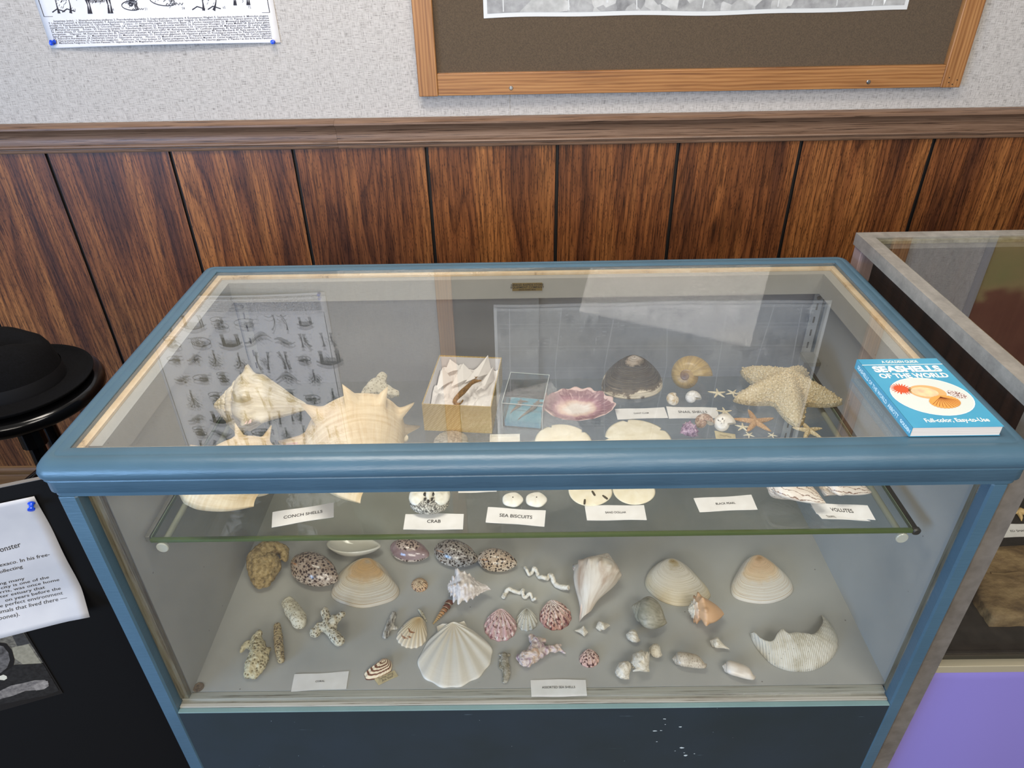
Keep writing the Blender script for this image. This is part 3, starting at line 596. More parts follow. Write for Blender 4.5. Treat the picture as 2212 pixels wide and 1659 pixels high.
# ================================================================== METAL FRAMED CASE on the right
c2 = empty('display_case', (1.75, .27, 0)); tag(c2, 'aluminium framed glass display case over purple cloth, beside the blue case', 'display case')
AL = mat('brushed_aluminium', rough=.42, metal=.55, fn=lambda nt, o, u: mix(nt, .5, ramp(nt, noise(nt, mapv(nt, o, (60, 6, 60)), 1, 4), [(.3, hexc('9d9a95')), (.7, hexc('bdb9b2'))]), ramp(nt, noise(nt, o, 35, 5, .7), [(.4, hexc('8f8d88')), (.7, hexc('c4c1ba'))])))
T2 = Z0+.040; X0, X1, Y0, Y1 = 1.142, 2.42, .006, .542
m = MB(); ring(m, X0, X1, Y0, Y1, .024, T2-.022, T2); auto(m.build('top_frame', AL, c2))
m = MB(); ring(m, X0+.0245, X1-.0245, Y0+.0245, Y1-.0245, .006, T2-.010, T2-.0042); m.build('top_gasket', mat('aged_gasket', rough=.6, fn=lambda nt, o, u: ramp(nt, noise(nt, o, 60, 4), [(.35, hexc('6f6a4c')), (.6, hexc('a39f88'))])), c2)
MB().box(X0+.0242, X1-.0242, Y0+.0242, Y1-.0242, T2-.004, T2-.0005).build('top_glass', _M['top_plate_glass'], c2)
ZE = Z0-.452
for x0, y0 in ((X0+.003, Y0), (X1-.031, Y0), (X0+.003, Y1-.03), (X1-.031, Y1-.03)):
    MB().box(x0, x0+.028, y0, y0+.028, .02, T2-.0223, .001).build('corner_post', mat('dull_aluminium_post', rough=.45, metal=.4, fn=lambda nt, o, u: ramp(nt, noise(nt, o, 40, 4), [(.3, hexc('77726c')), (.7, hexc('8f8a84'))])) if y0 < .1 else mat('mauve_post', '8d7a78', .5), c2)
MB().box(X0+.008, X0+.011, Y0+.029, Y1-.031, ZE, T2-.0225).build('side_glass', GL, c2)
MB().box(X0+.034, X1-.034, Y1-.012, Y1-.006, ZE, T2-.0225).build('shade_panel', mat('dark_shade_back', rough=.45, fn=lambda nt, o, u: ramp(nt, noise(nt, mapv(nt, o, (60, 1, 3)), 1, 4, .6), [(.3, hexc('1b1210')), (.7, hexc('3a2822'))])), c2)  # added dark sheet, its colour stands in for deep shade on the wall behind
MB().box(X0+.032, X1-.032, Y0+.010, Y0+.014, ZE+.012, T2-.0225).build('front_glass', GL, c2)
MB().box(X0+.0315, X1-.0315, Y0+.002, Y0+.030, ZE-.018, ZE-.002, .001).build('front_sill', mat('brass_toned_sill', 'c9bfa2', .35, metal=.5), c2)
m = MB(); m.box(X0+.0315, X1-.0315, Y0+.0145, Y0+.022, ZE-.0019, ZE+.010); m.box(X0+.0315, X1-.0315, Y0+.025, Y0+.033, ZE-.0019, ZE+.007); m.build('glass_channel', mat('black_channel', '121212', .3), c2)
MB().box(X0+.012, X1-.012, Y0+.034, Y1-.035, ZE-.02, ZE).build('deck', mat('black_deck', rough=.6, fn=lambda nt, o, u: ramp(nt, noise(nt, o, 60, 5), [(.35, hexc('1b1a19')), (.7, hexc('2a2826'))])), c2)
MB().box(X0+.012, X1-.012, Y0+.032, Y1-.03, .02, ZE-.0205).build('carcass', M_GROOVE, c2)
# purple cloth with soft folds in front of the lower half
V = []; nx, nz = 60, 10
for j in range(nz+1):
    for i in range(nx+1):
        x = X0+.034+(X1-X0-.07)*i/nx; z = .03+(ZE-.0185-.03)*j/nz; V.append((x, Y0+.022-.004*math.sin(x*24+z*5)*(1-j/nz*.6), z))
F = [(j*(nx+1)+i, j*(nx+1)+i+1, (j+1)*(nx+1)+i+1, (j+1)*(nx+1)+i) for j in range(nz) for i in range(nx)]
cl = build('cloth_panel', V, F, mat('purple_cloth', '8579c0', .75), c2); s_ = cl.modifiers.new('s', 'SOLIDIFY'); s_.thickness = .001
# fossil slab and card in it
sp = [at(px, py, ZE+.02)[:2] for px, py in ((2110, 1285), (2145, 1336), (2320, 1336), (2350, 1170), (2130, 1180), (2112, 1230))]
m = MB(); m.prism([tuple(p) for p in sp], ZE, ZE+.021)
V = []; 
slab = MB(); n = len(sp); cen = np.mean(sp, 0)
rr = np.array([sp[i]+(sp[(i+1) % n]-sp[i])*k/8+np.array([mn.noise(Vector((i*3.1+k*.7, 1, 1))), mn.noise(Vector((i*2.1+k*.7, 5, 1)))])*.0025 for i in range(n) for k in range(8)]); rings = []
for q, z in ((1, 0), (1.0, .006), (.985, .017), (.965, .021), (.8, .0225), (.6, .0215), (.35, .0225), (.12, .022)):
    for p in rr:
        x, y = cen+(p-cen)*q; rings.append((x, y, ZE+z+.0018*mn.noise(Vector((x*60, y*60, z*50)))*(1 if z > .005 else 0)))
nr = len(rr); F = [(i*nr+j, i*nr+(j+1) % nr, (i+1)*nr+(j+1) % nr, (i+1)*nr+j) for i in range(7) for j in range(nr)]+[tuple(7*nr+j for j in range(nr))]
sl = tag(build('fossil_slab', rings, F, mat('brown_fossil_stone', rough=.75, fn=lambda nt, o, u: (ramp(nt, noise(nt, mapv(nt, o, (20, 45, 30)), 1, 6, .65), [(.3, hexc('4a3823')), (.5, hexc('7d6644')), (.7, hexc('9a835c'))]), noise(nt, o, 70, 5)), bump=(.7, .004))), 'brown stone fossil slab lying on the black deck of the aluminium case', 'fossil')
m = MB(); a = at(2130, 1255, ZE+.024)
pts = [at(px, py, ZE+.0225) for px, py in ((2140, 1238), (2170, 1240), (2200, 1236), (2235, 1240), (2290, 1240))]; m.tube(pts, .0022, 8); m.build('fossil_ridge', mat('fossil_ridge_stone', '6b5636', .8), sl)
PAPER = mat('card_paper', rough=.7, fn=lambda nt, o, u: ramp(nt, noise(nt, o, 60, 3), [(.25, hexc('dcdad6')), (.75, hexc('e9e8e6'))]))
TXT = mat('label_ink', '1c1c1f', .7)
def card(corners, z, label, txt=None, th=.0004, curl=.0006, tsize=None, off=(0, 0), mm=None, cat='label card', nm='label_card', ink=None, wob=.0004, tw=None, seed=0, group='printed name cards', tilt=0, hand=False, lines=None):
    """paper slip; corners = TL, TR, BR, BL as seen, lying on the surface at z"""
    P = [at(px, py, z) for px, py in corners]; TL, TR, BR, BL = P; n = 14; V = []; rr_ = random.Random(seed+int(corners[0][0]))
    ph = rr_.uniform(0, 6)
    def S(u, v):
        p = BL*(1-u)*(1-v)+BR*u*(1-v)+TL*(1-u)*v+TR*u*v
        p = p + (TL-BL)*.018*math.sin(u*7+ph)*(1 if v > .5 else -1)*abs(2*v-1)
        p[2] = z+.0008+curl*(math.sin(u*PI*1.5+ph)+1)*.5*(.4+.6*v)+tilt*v; return p
    for j in range(5):
        for i in range(n+1): V.append(S(i/n, j/4))
    N_ = (n+1)*5; V += [v-np.array([0, 0, th]) for v in V[:N_]]
    q = lambda i, j: j*(n+1)+i
    F = [(q(i, j), q(i+1, j), q(i+1, j+1), q(i, j+1)) for j in range(4) for i in range(n)]+[(N_+q(i, j), N_+q(i, j+1), N_+q(i+1, j+1), N_+q(i+1, j)) for j in range(4) for i in range(n)]
    for i in range(n): F += [(q(i, 0), N_+q(i, 0), N_+q(i+1, 0), q(i+1, 0)), (q(i+1, 4), N_+q(i+1, 4), N_+q(i, 4), q(i, 4))]
    for j in range(4): F += [(q(0, j+1), N_+q(0, j+1), N_+q(0, j), q(0, j)), (q(n, j), N_+q(n, j), N_+q(n, j+1), q(n, j+1))]
    e = empty(nm, (P[0]+P[2])/2*np.array([1, 1, 0])+np.array([0, 0, z])); tag(e, label, cat, group)
    build('paper', V, F, mm or PAPER, e, smooth=False)
    if txt:
        W_ = np.linalg.norm(BR-BL); H_ = np.linalg.norm(TL-BL); m = MB()
        for k, t in enumerate(txt if isinstance(txt, list) else [txt]):
            T, TF = text2d(t, 1, res=3, bold=.012 if not hand else -.0, shear=.25 if hand else 0); T = T.copy(); w1 = np.ptp(T[:, 0]); ww = (tw if not isinstance(tw, list) else tw[k])
            sc_ = ww*W_/w1
            cy = .5+off[1]+((.2-k*.4) if isinstance(txt, list) else 0)
            pts = []
            for a_, b_, _ in T:
                u = .5+off[0]+a_*sc_/W_; v = cy+b_*sc_*(tsize or 1)/H_
                if hand: v += .03*math.sin(a_*5+k)
                p = S(min(max(u, 0), 1), v); p[2] += .00025; pts.append(p)
            m.add(pts, TF)
        m.build('lettering', ink or TXT, e)
    return e
card([(2160, 1133), (2260, 1131), (2262, 1159), (2158, 1162)], ZE, 'white name card on the black deck behind the fossil slab', None)
e_ = bpy.data.objects[-1] if False else None
def ztext(body, pl, pr, z, cap, mm, parent):
    a, b_ = at(*pl, z), at(*pr, z); T, TF = text2d(body, 1, 'LEFT', res=2, bold=.01); T = T.copy(); d = b_-a; Ln = np.linalg.norm(d); d /= Ln; n_ = np.array([-d[1], d[0], 0])
    s1 = Ln/np.ptp(T[:, 0]); x0 = T[:, 0].min(); m = MB(); m.add([a+d*(t[0]-x0)*s1+n_*t[1]*cap+np.array([0, 0, .0011]) for t in T], TF); return m.build('lettering', mm, parent)
sc_card = [o for o in C.objects if o.name.startswith('label_card')][-1]
ztext('ED SHARK TEETH', (2182, 1148), (2250, 1147), ZE, .007, TXT, sc_card)
# a pale tooth near the card
tp = at(2203, 1112, ZE); m = MB(); m.tube([tp+np.array([-.012, .0, .005]), tp+np.array([0, .003, .007]), tp+np.array([.014, -.002, .005])], [.002, .007, .005], 10)
m.tube([tp+np.array([-.004, 0, .006]), tp+np.array([-.006, -.012, .004]), tp+np.array([-.008, -.018, .001])], [.005, .003, .0006], 8)
tag(auto(m.build('shark_tooth', mat('tan_tooth', 'c3a671', .5))), 'tan fossil tooth behind the name card in the aluminium case', 'fossil')

# ================================================================== STOOL AND HAT
SX, SY, SZ, SR = -.445, .500, Z0-.232, .150
LAC = mat('black_lacquer', '09090a', .16); ST = tag(empty('bar_stool', (SX, SY, 0)), 'glossy black round wooden stool with a black hat on its seat', 'stool')
m = MB(); m.lathe([(SR-.03, -.030), (SR-.008, -.030), (SR-.001, -.024), (SR, -.012), (SR-.003, -.004), (SR-.009, 0), (SR-.03, .0005), (.01, -.001)], (SX, SY, SZ), 64); auto(m.build('seat', LAC, ST), 50)
feet = []
for k in range(4):
    a = math.radians(-58+90*k); t = np.array([SX+math.cos(a)*.112, SY+math.sin(a)*.112, SZ-.028]); f = np.array([SX+math.cos(a)*.175, SY+math.sin(a)*.175, 0.0]); feet.append((t, f))
    m = MB(); m.tube([t+(f-t)*q for q in np.linspace(0, 1, 8)], [.014, .015, .016, .016, .0155, .015, .014, .013], 14); m.tube([t+np.array([0, 0, -.0]), t+(f-t)*.06], .022, 14); auto(m.build('leg', LAC, ST))
for q in (.33, .68):
    for k in range(4):
        a, b_ = feet[k], feet[(k+1) % 4]; qq = q+.05*(k % 2); m = MB(); m.tube([a[0]+(a[1]-a[0])*qq, b_[0]+(b_[1]-b_[0])*qq], .0085, 10); auto(m.build('rung', LAC, ST))
FELT = mat('black_felt', rough=.95, fn=lambda nt, o, u: (ramp(nt, noise(nt, o, 300, 3), [(.3, hexc('070708')), (.7, hexc('0d0d10'))]), noise(nt, o, 900, 2)), spec=.15, bump=(.3, .0005))
HX, HY = SX-.012, SY-.005; hat = tag(empty('fedora_hat', (HX, HY, SZ+.001)), 'black felt fedora hat resting on the black stool', 'hat')
V = []; n = 72; prof_ = [(.10, .004, 0), (.088, .0045, 0), (.090, .012, 0), (.0895, .030, 0), (.087, .05, .1), (.083, .072, .35), (.077, .090, .8), (.066, .101, 1), (.045, .106, 1), (.02, .104, 1), (.004, .103, 1)]
def hp(r, z, k, t):
    el = 1.10; x = r*math.cos(t)*el; y = r*math.sin(t)*.94
    pinch = k*math.exp(-(y/.016)**2)*.020*(1.0 if x < .03 else max(0, 1-(x-.03)/.06)); 
    side = k*math.exp(-((x-.05)/.028)**2)*.10
    y *= (1-side*1.5); zz = z - pinch*(1 if r < .08 else .3) + k*.008*(-x/.1)
    ca, sa = math.cos(.25), math.sin(.25); return (HX+x*ca-y*sa, HY+x*sa+y*ca, SZ+zz+.001)
for r, z, k in prof_:
    for j in range(n): V.append(hp(r, z, k, 2*PI*j/n))
F = [(i*n+j, i*n+(j+1) % n, (i+1)*n+(j+1) % n, (i+1)*n+j) for i in range(len(prof_)-1) for j in range(n)]+[tuple((len(prof_)-1)*n+j for j in range(n))]
build('crown', V, F, FELT, hat)
V = []; bprof = [(.085, .0045), (.11, .003), (.128, .0045), (.139, .009), (.1435, .0145), (.144, .017), (.1425, .0178), (.138, .0125), (.127, .0085), (.11, .0065), (.085, .0085)]
for r, z in bprof:
    for j in range(n):
        t = 2*PI*j/n; rr_ = r*(1 if r < .1 else 1+.02*math.cos(2*t)); z2 = z + (r > .12)*.006*max(0, math.sin(t))*0; x, y = rr_*math.cos(t), rr_*math.sin(t)*.97; V.append((HX+x+.006, HY+y, SZ+.001+z2))
F = [(i*n+j, i*n+(j+1) % n, (i+1)*n+(j+1) % n, (i+1)*n+j) for i in range(len(bprof)-1) for j in range(n)]
build('brim', V, F, FELT, hat)
V = [hp(.0905+.001*(z in (.014, .032)), z, 0, 2*PI*j/n) for z in (.008, .014, .034, .036) for j in range(n)]
build('hat_band', V, [(i*n+j, i*n+(j+1) % n, (i+1)*n+(j+1) % n, (i+1)*n+j) for i in range(3) for j in range(n)], mat('black_ribbon', '0c0c10', .6), hat)

# ================================================================== BLACK DISPLAY BOARD
BT_ = math.radians(19.3); bd = np.array([math.cos(BT_), math.sin(BT_), 0]); bn = np.array([math.sin(BT_), -math.cos(BT_), 0]); BP = np.array([-.0225, .045, 0])
def onp(px, py, off=0):                       # point on the board's face
    d = ray(px, py); p0 = BP+bn*off; k = ((p0-CAM) @ bn)/(d @ bn); return CAM+k*d
BTOP = Z0-.071; brd = tag(empty('display_board', tuple(BP-bd*.45)), 'black upright display board standing left of the blue case', 'display board')
m = MB(); m.add([BP+bd*s_+bn*o_+np.array([0, 0, z]) for z in (0, BTOP) for s_, o_ in ((-.95, 0), (0, 0), (0, -.006), (-.95, -.006))], [(3, 2, 1, 0), (4, 5, 6, 7), (0, 1, 5, 4), (1, 2, 6, 5), (2, 3, 7, 6), (3, 0, 4, 7)])
m.build('panel', mat('black_board', '050506', .7, spec=.2), brd)
m = MB(); m.add([BP+bd*s_+bn*o_+np.array([0, 0, z]) for z in (BTOP+.0002, BTOP+.0012) for s_, o_ in ((-.95, .0), (0, .0), (0, -.006), (-.95, -.006))], [(3, 2, 1, 0), (4, 5, 6, 7), (0, 1, 5, 4), (1, 2, 6, 5), (2, 3, 7, 6), (3, 0, 4, 7)])
m.build('edge_strip', mat('grey_board_edge', '6d6a68', .7), brd)
# sheet of text: coordinates on the board s (along), z
def bs(px, py): p = onp(px, py); return float((p-BP) @ bd), float(p[2])
sR, zT = bs(75, 1068); _, zB = bs(207, 1307); sR2, _ = bs(207, 1307)
def Sh(s_, z, o_=.0006):
    t = (zT-z)/(zT-zB); c_ = .014*max(0, t-.80)**1.3/.123*1.0 + .0015*math.sin(z*60); c_ += .006*math.exp(-((s_-sR)/.02)**2)*max(0, t-.5)
    return BP+bd*s_+bn*(o_+.0018+c_)+np.array([0, 0, z])
sheet = tag(empty('paper_sheet', tuple(BP+bd*(sR-.1)+np.array([0, 0, zB]))), 'white typed sheet pinned to the black board, lower edge curling forward', 'paper')
V = []; nx, nz = 16, 30; sL = sR-.216
for j in range(nz+1):
    for i in range(nx+1): z = zB+(zT-zB)*j/nz; V.append(Sh(sL+(sR-sL)*i/nx, z))
F = [(j*(nx+1)+i, j*(nx+1)+i+1, (j+1)*(nx+1)+i+1, (j+1)*(nx+1)+i) for j in range(nz) for i in range(nx)]
pg = build('page', V, F, mat('typing_paper', rough=.8, fn=lambda nt, o, u: ramp(nt, noise(nt, o, 30, 2), [(.2, (.42, .42, .44)), (.8, (.48, .48, .49))])), sheet); s_ = pg.modifiers.new('s', 'SOLIDIFY'); s_.thickness = .0003; s_.offset = -1
m = MB()
for body, (x_, y_), (x2, y2), cap in (("onster", (0, 1186), (45, 1174), .0098), ("exaco. In his free-", (0, 1217), (108, 1193), .0066), ("ollecting", (0, 1231), (50, 1219), .0066), ("ng many", (0, 1258), (54, 1246), .0060), ("city is one of the", (2, 1268), (106, 1244), .0060),
      ("rris, was once home", (0, 1278), (128, 1250), .0060), ("ter estuary that", (0, 1288), (97, 1267), .0060), ("on years before the", (11, 1296), (131, 1269), .0060), ("e perfect environment", (0, 1308), (136, 1278), .0060), ("imals that lived there \u2014", (0, 1318), (146, 1285), .0060), ("bones).", (0, 1328), (44, 1318), .0060)):
    a, b_ = bs(x_, y_), bs(x2, y2); T, TF = text2d(body, 1, 'LEFT', res=2, shear=.12, bold=.004); x0 = T[:, 0].min(); s1 = (b_[0]-a[0])/np.ptp(T[:, 0])
    m.add([Sh(a[0]+(t[0]-x0)*s1, (a[1]+(b_[1]-a[1])*(t[0]-x0)/np.ptp(T[:, 0]))+t[1]*cap*1.25, .0009) for t in T], TF)
m.build('typed_text', TXT, sheet)
p = onp(68, 1085, .003); pin(p, tuple(bn+np.array([0, 0, -.45])), 'blue push pin holding the typed sheet to the black board')
# black and white photograph of a person
ph = tag(empty('photograph', tuple(onp(40, 1520))), 'black and white photograph of a person in dark clothes, fixed to the black board', 'photograph')
s0, z1 = bs(52, 1358); s1_, z0_ = bs(134, 1497); s1_ = (s0+s1_)/2+.001
PH = lambda s_, z, o_=.0012: BP+bd*s_+bn*o_+np.array([0, 0, z])
def flat(nm, pts, mm, o_): return MB().add([PH(*bs(*p), o_) for p in pts], [tuple(range(len(pts)-1, -1, -1))]).build(nm, mm, ph)
m = MB(); m.add([PH(s_, z, o_) for o_ in (.0003, .0012) for s_, z in ((s1_-.17, z0_), (s1_, z0_), (s1_, z1), (s1_-.17, z1))], [(0, 1, 2, 3), (7, 6, 5, 4), (0, 4, 5, 1), (1, 5, 6, 2), (2, 6, 7, 3), (3, 7, 4, 0)]); m.build('print', mat('photo_black', '0d0d0e', .35), ph)
GR = lambda n_, a, b_, s_=200: mat(n_, rough=.4, fn=lambda nt, o, u: ramp(nt, noise(nt, o, s_, 4), [(.3, hexc(a)), (.7, hexc(b_))]))
flat('printed_wall', [(0, 1368), (48, 1360), (93, 1430), (75, 1432), (35, 1437), (0, 1440)], GR('photo_grey', '3f3d38', '787469'), .00135)
flat('printed_doorway', [(24, 1366), (47, 1361), (66, 1388), (38, 1394)], GR('photo_dark', '2a2a2a', '3e3e3e'), .0015)
flat('printed_stone', [(26, 1397), (62, 1390), (90, 1431), (50, 1433), (32, 1420)], GR('photo_light', '7c7868', '938e7d'), .0015)
flat('printed_hair', [(0, 1386), (14, 1388), (26, 1402), (32, 1422), (30, 1436), (16, 1446), (0, 1452)], mat('photo_black', '0d0d0e', .35), .0016)
flat('printed_face', [(0, 1392), (8, 1394), (19, 1408), (22, 1424), (16, 1440), (4, 1450), (0, 1452)], GR('photo_face', '2f2d2d', '6c6967', 120), .0018)
flat('printed_coat', [(0, 1452), (16, 1446), (32, 1434), (93, 1431), (128, 1490), (100, 1500), (0, 1520)], GR('photo_coat', '0c0c0d', '232323'), .0017)
flat('printed_badge', [(0, 1458), (8, 1455), (15, 1458), (16, 1463), (10, 1467), (0, 1466)], mat('photo_badge', 'c8c4b4', .4), .002)
flat('printed_bone', [(0, 1490), (25, 1478), (50, 1473), (75, 1467), (98, 1466), (106, 1474), (100, 1482), (80, 1488), (55, 1490), (30, 1500), (0, 1508)], GR('photo_bone', '545050', '847f79'), .0021)
flat('printed_fingers', [(72, 1478), (90, 1469), (104, 1468), (106, 1479), (96, 1486), (78, 1489)], GR('photo_hand', '6c6763', '96908a'), .0023)
# ================================================================== SHELL BUILDERS
def _sx(nt, u): n = nd(nt, 'ShaderNodeSeparateXYZ'); L(nt, u, n.inputs[0]); return n.outputs[0]
def unit(v): v = np.array(v, float); return v/np.linalg.norm(v)
def gastro(prof, q, turns, n=40, seg=None, spine=None, ribs=None, cord=None, flare=None, mth=0.0, wob=0):
    """coiled shell: prof = (radius, depth below the apex) from suture to base for the last whorl; q = size ratio per whorl.
    returns V (axis z, apex at 0, base at negative z), F, uv"""
    P = np.array(prof, float); D = np.r_[0, np.cumsum(np.linalg.norm(np.diff(P, axis=0), axis=1))]; D /= D[-1]
    m = seg or 30; ts = np.linspace(0, 1, m); sm = catmull(P, 8, closed=False); d2 = np.r_[0, np.cumsum(np.linalg.norm(np.diff(sm, axis=0), axis=1))]; d2 /= d2[-1]
    R_ = np.interp(ts, d2, sm[:, 0]); Z_ = np.interp(ts, d2, sm[:, 1])
    N_ = int(turns*n); k = -math.log(q)/(2*PI); V = []; uv = []; TM = 2*PI*turns
    for i in range(N_+1):
        th = TM*i/N_; s_ = math.exp(-k*(TM-th)); fr = 1-(TM-th)/(2*PI)     # fr: 0..1 in the last whorl
        for j in range(m):
            r, z = R_[j], Z_[j]; g = 1.0; dz = 0
            if spine:
                for (tc, tw, amp, cnt, pw) in spine:
                    c_ = min(1, 1.35*max(0, math.cos(cnt*th*.5))**pw) if cnt else 1; e = amp*c_*math.exp(-((ts[j]-tc)/tw)**2); g += e; dz += e*.25
            if ribs: g += ribs[0]*math.cos(ribs[1]*th)*math.sin(PI*min(1, ts[j]*1.1))
            if cord: g += cord[0]*math.cos(cord[1]*ts[j]*2*PI)
            if flare:
                f = max(0, (fr-flare[0])/(1-flare[0])); g += flare[1]*f**2*math.exp(-((ts[j]-flare[2])/flare[3])**2)
                dz += flare[4]*f**2*math.exp(-((ts[j]-flare[2]*.5)/flare[3])**2) if len(flare) > 4 else 0
            if wob: g += wob*mn.noise(Vector((math.cos(th)*3, math.sin(th)*3, z*4)))
            V.append((s_*r*g*math.cos(th-TM), s_*r*g*math.sin(th-TM), s_*(z+dz))); uv.append((th/(2*PI), ts[j]))
    F = [(i*m+j, i*m+j+1, (i+1)*m+j+1, (i+1)*m+j) for i in range(N_) for j in range(m-1)]
    # inner wall of the mouth, so the last whorl has thickness and depth
    n0 = len(V)
    for stp, (sc_, bk_) in enumerate(((.95, 0), (.90, 1), (.84, 2), (.72, 4))):
        i_ = N_-bk_; last = np.array(V[i_*m:(i_+1)*m]); c0 = last.mean(0)
        for v in last:
            p = c0+(v-c0)*sc_; V.append(tuple(p)); uv.append((turns+.02*stp, 2.0))
    b0 = N_*m
    for st in range(4):
        a0 = b0 if st == 0 else n0+(st-1)*m; a1 = n0+st*m
        F += [(a0+j, a0+j+1, a1+j+1, a1+j) for j in range(m-1)]+[(a0+m-1, a0, a1, a1+m-1)]
    F.append(tuple(n0+3*m+j for j in range(m)))
    return np.array(V), F, np.array(uv)
def orient(V, axis, roll=0):
    """point the spire along axis with the mouth facing down at roll 0; roll turns it about the axis"""
    V = np.array(V); V[:, 1] *= -1; ax = Vector(unit(axis)); q = Vector((0, 0, 1)).rotation_difference(ax); M = np.array(q.to_matrix())
    t = M @ np.array([0, -1, 0]); axn = np.array(ax); dn = np.array([0, 0, -1.]) - axn*(-axn[2]); dn = unit(dn) if np.linalg.norm(dn) > 1e-3 else np.array([0, -1, 0.])
    a = math.atan2(float(np.cross(t, dn) @ axn), float(t @ dn)) + roll; R_ = np.array(Matrix.Rotation(a, 3, ax)); return V @ (R_ @ M).T
def pxdir(a, b_, z, tilt=0):
    """direction along the surface from seen point a to seen point b, tilted up by tilt radians"""
    d = unit(at(*b_, z)-at(*a, z)); return np.array([d[0]*math.cos(tilt), d[1]*math.cos(tilt), math.sin(tilt)])
def shell(nm, g, axis, roll, bbox, z, m, label, cat='seashell', group=None, mode='wh', thick=0, mats=None, mouth=None, kids=None):
    V, F, uv = g; V = fit(orient(V, axis, roll), bbox, z, mode)
    midx = None; mm = [m]
    if mouth: mm = [m, mouth]; midx = [1 if uv[f[0]][1] > 1.5 and uv[f[-1]][1] > 1.5 else 0 for f in F]
    o = build(nm, V, F, m, uv=uv, mats=mm, midx=midx)
    return tag(o, label, cat, group)
def valve(outline, umbo, D, ribs=0, ramp_=0, grow=0, gn=14, closed_n=8, smoothn=6, apex=.55, nr=30, edge=0, th=.0016, pw=(2.2, .62), rough_=0, turn=0, fine=1, radial_from=None):
    """domed shell valve, lip down. outline/umbo as seen, lying on height z=0 of a local frame given by at()"""
    O = catmull(np.array(outline), smoothn); U = np.array(umbo, float); n = len(O); V = []; uv = []
    L_ = np.linalg.norm(O-U, axis=1).max(); ang = np.unwrap(np.arctan2(O[:, 1]-U[1], O[:, 0]-U[0])); 
    rs = np.linspace(0.02, 1, nr)**.85
    for r in rs:
        for i in range(n):
            d = O[i]-U; ll = np.linalg.norm(d)/L_; wv = math.cos(ribs*(ang[i]-ang[0])) if ribs else 0
            q = r*(1+edge*wv*max(0, r-.6)/.4*min(1, ll*1.5)); p = U+d*q
            h = (1-r**pw[0])**pw[1]*(apex+(1-apex)*math.sin(PI*min(1, .25+.6*r))) if r < 1 else 0
            h = D*h + ramp_*wv*min(1, r*3)*min(1, ll*1.6)*(1 if r < .999 else .3)*(.4+.6*r)
            h += grow*math.sin(r**1.15*gn*2*PI)*min(1, r*2)*(1-r*.3)
            if rough_: h += rough_*mn.noise(Vector((p[0]*140, p[1]*140, 3)))*min(1, (1-r)*6)
            V.append((p[0], p[1], max(h, 0 if r < .999 else 0)+th)); uv.append(((ang[i]-ang[0])/(2*PI), r))
    F = [(i*n+j, i*n+(j+1) % n, (i+1)*n+(j+1) % n, (i+1)*n+j) for i in range(nr-1) for j in range(n)]; F.append(tuple(range(n-1, -1, -1)))
    n0 = len(V); b0 = (nr-1)*n
    for i in range(n): V.append((V[b0+i][0], V[b0+i][1], 0)); uv.append((uv[b0+i][0], 1))
    F += [(b0+j, b0+(j+1) % n, n0+(j+1) % n, n0+j) for j in range(n)]
    for i in range(n):
        p = np.array(V[b0+i][:2]); p = U+(p-U)*.96; V.append((p[0], p[1], .0)); uv.append((uv[b0+i][0], 1))
    F += [(n0+j, n0+(j+1) % n, n0+n+(j+1) % n, n0+n+j) for j in range(n)]; 
    return np.array(V), F, np.array(uv)
def outl(px, z): return [at(x, y, z)[:2] for x, y in px]
def lay(nm, pxo, pxu, D, z, bbox, m, label, cat='seashell', group=None, mode='wh', extra=None, **k):
    V, F, uv = valve(outl(pxo, z), outl([pxu], z)[0], D, **k); nV = len(V)
    if extra:
        e = extra; V = np.vstack([V, e[0]]); F = F+[tuple(i+nV for i in f) for f in e[1]]; uv = np.vstack([uv, np.zeros((len(e[0]), 2))+(.3, .5)])
    V = fit(V, bbox, z, mode); return tag(build(nm, V, F, m, uv=uv), label, cat, group)
def cowrie(n=40, m=44, a=1.0, b_=.66, c=.70, notch=1):
    """egg shaped, long axis x, flattened base with toothed slit; blunt end at -x"""
    V = []; uv = []
    for i in range(n+1):
        t = PI*i/n; x = -math.cos(t); rr_ = math.sin(t)**.92*(1-.12*x) if 0 < i < n else 0
        rr_ = max(rr_, .07 if i in (0, n) else 0)
        for j in range(m):
            p = 2*PI*j/m; y, z = rr_*b_*math.cos(p), rr_*c*math.sin(p)
            if z < 0: z *= .55
            bx = x
            if abs(x) > .86: bx = x*(1+.10*(abs(x)-.86)/.14); z += .03
            y *= 1+.04*max(0, -math.sin(p))*(1)
            if math.sin(p) < -.9: z += .06*(1-abs(x))
            V.append((bx, y, z)); uv.append((p/(2*PI), i/n))
    F = [(i*m+j, i*m+(j+1) % m, (i+1)*m+(j+1) % m, (i+1)*m+j) for i in range(n) for j in range(m)]+[tuple(range(m-1, -1, -1)), tuple(n*m+j for j in range(m))]
    return np.array(V), F, np.array(uv)
def put(nm, g, ax, bbox, z, m, label, cat='seashell', group=None, mode='wh', roll=0, pitch=0, sc3=(1, 1, 1)):
    """ax = two seen points giving the local x axis"""
    V, F, uv = g; d = unit((at(*ax[1], z)-at(*ax[0], z))[:2]); V = np.array(V)*np.array(sc3)
    c, s_ = math.cos(roll), math.sin(roll); V = np.stack([V[:, 0], V[:, 1]*c-V[:, 2]*s_, V[:, 1]*s_+V[:, 2]*c], 1)
    c, s_ = math.cos(pitch), math.sin(pitch); V = np.stack([V[:, 0]*c-V[:, 2]*s_, V[:, 1], V[:, 0]*s_+V[:, 2]*c], 1)
    V = np.stack([V[:, 0]*d[0]-V[:, 1]*d[1], V[:, 0]*d[1]+V[:, 1]*d[0], V[:, 2]], 1)
    V = fit(V, bbox, z, mode); return tag(build(nm, V, F, m, uv=uv), label, cat, group)
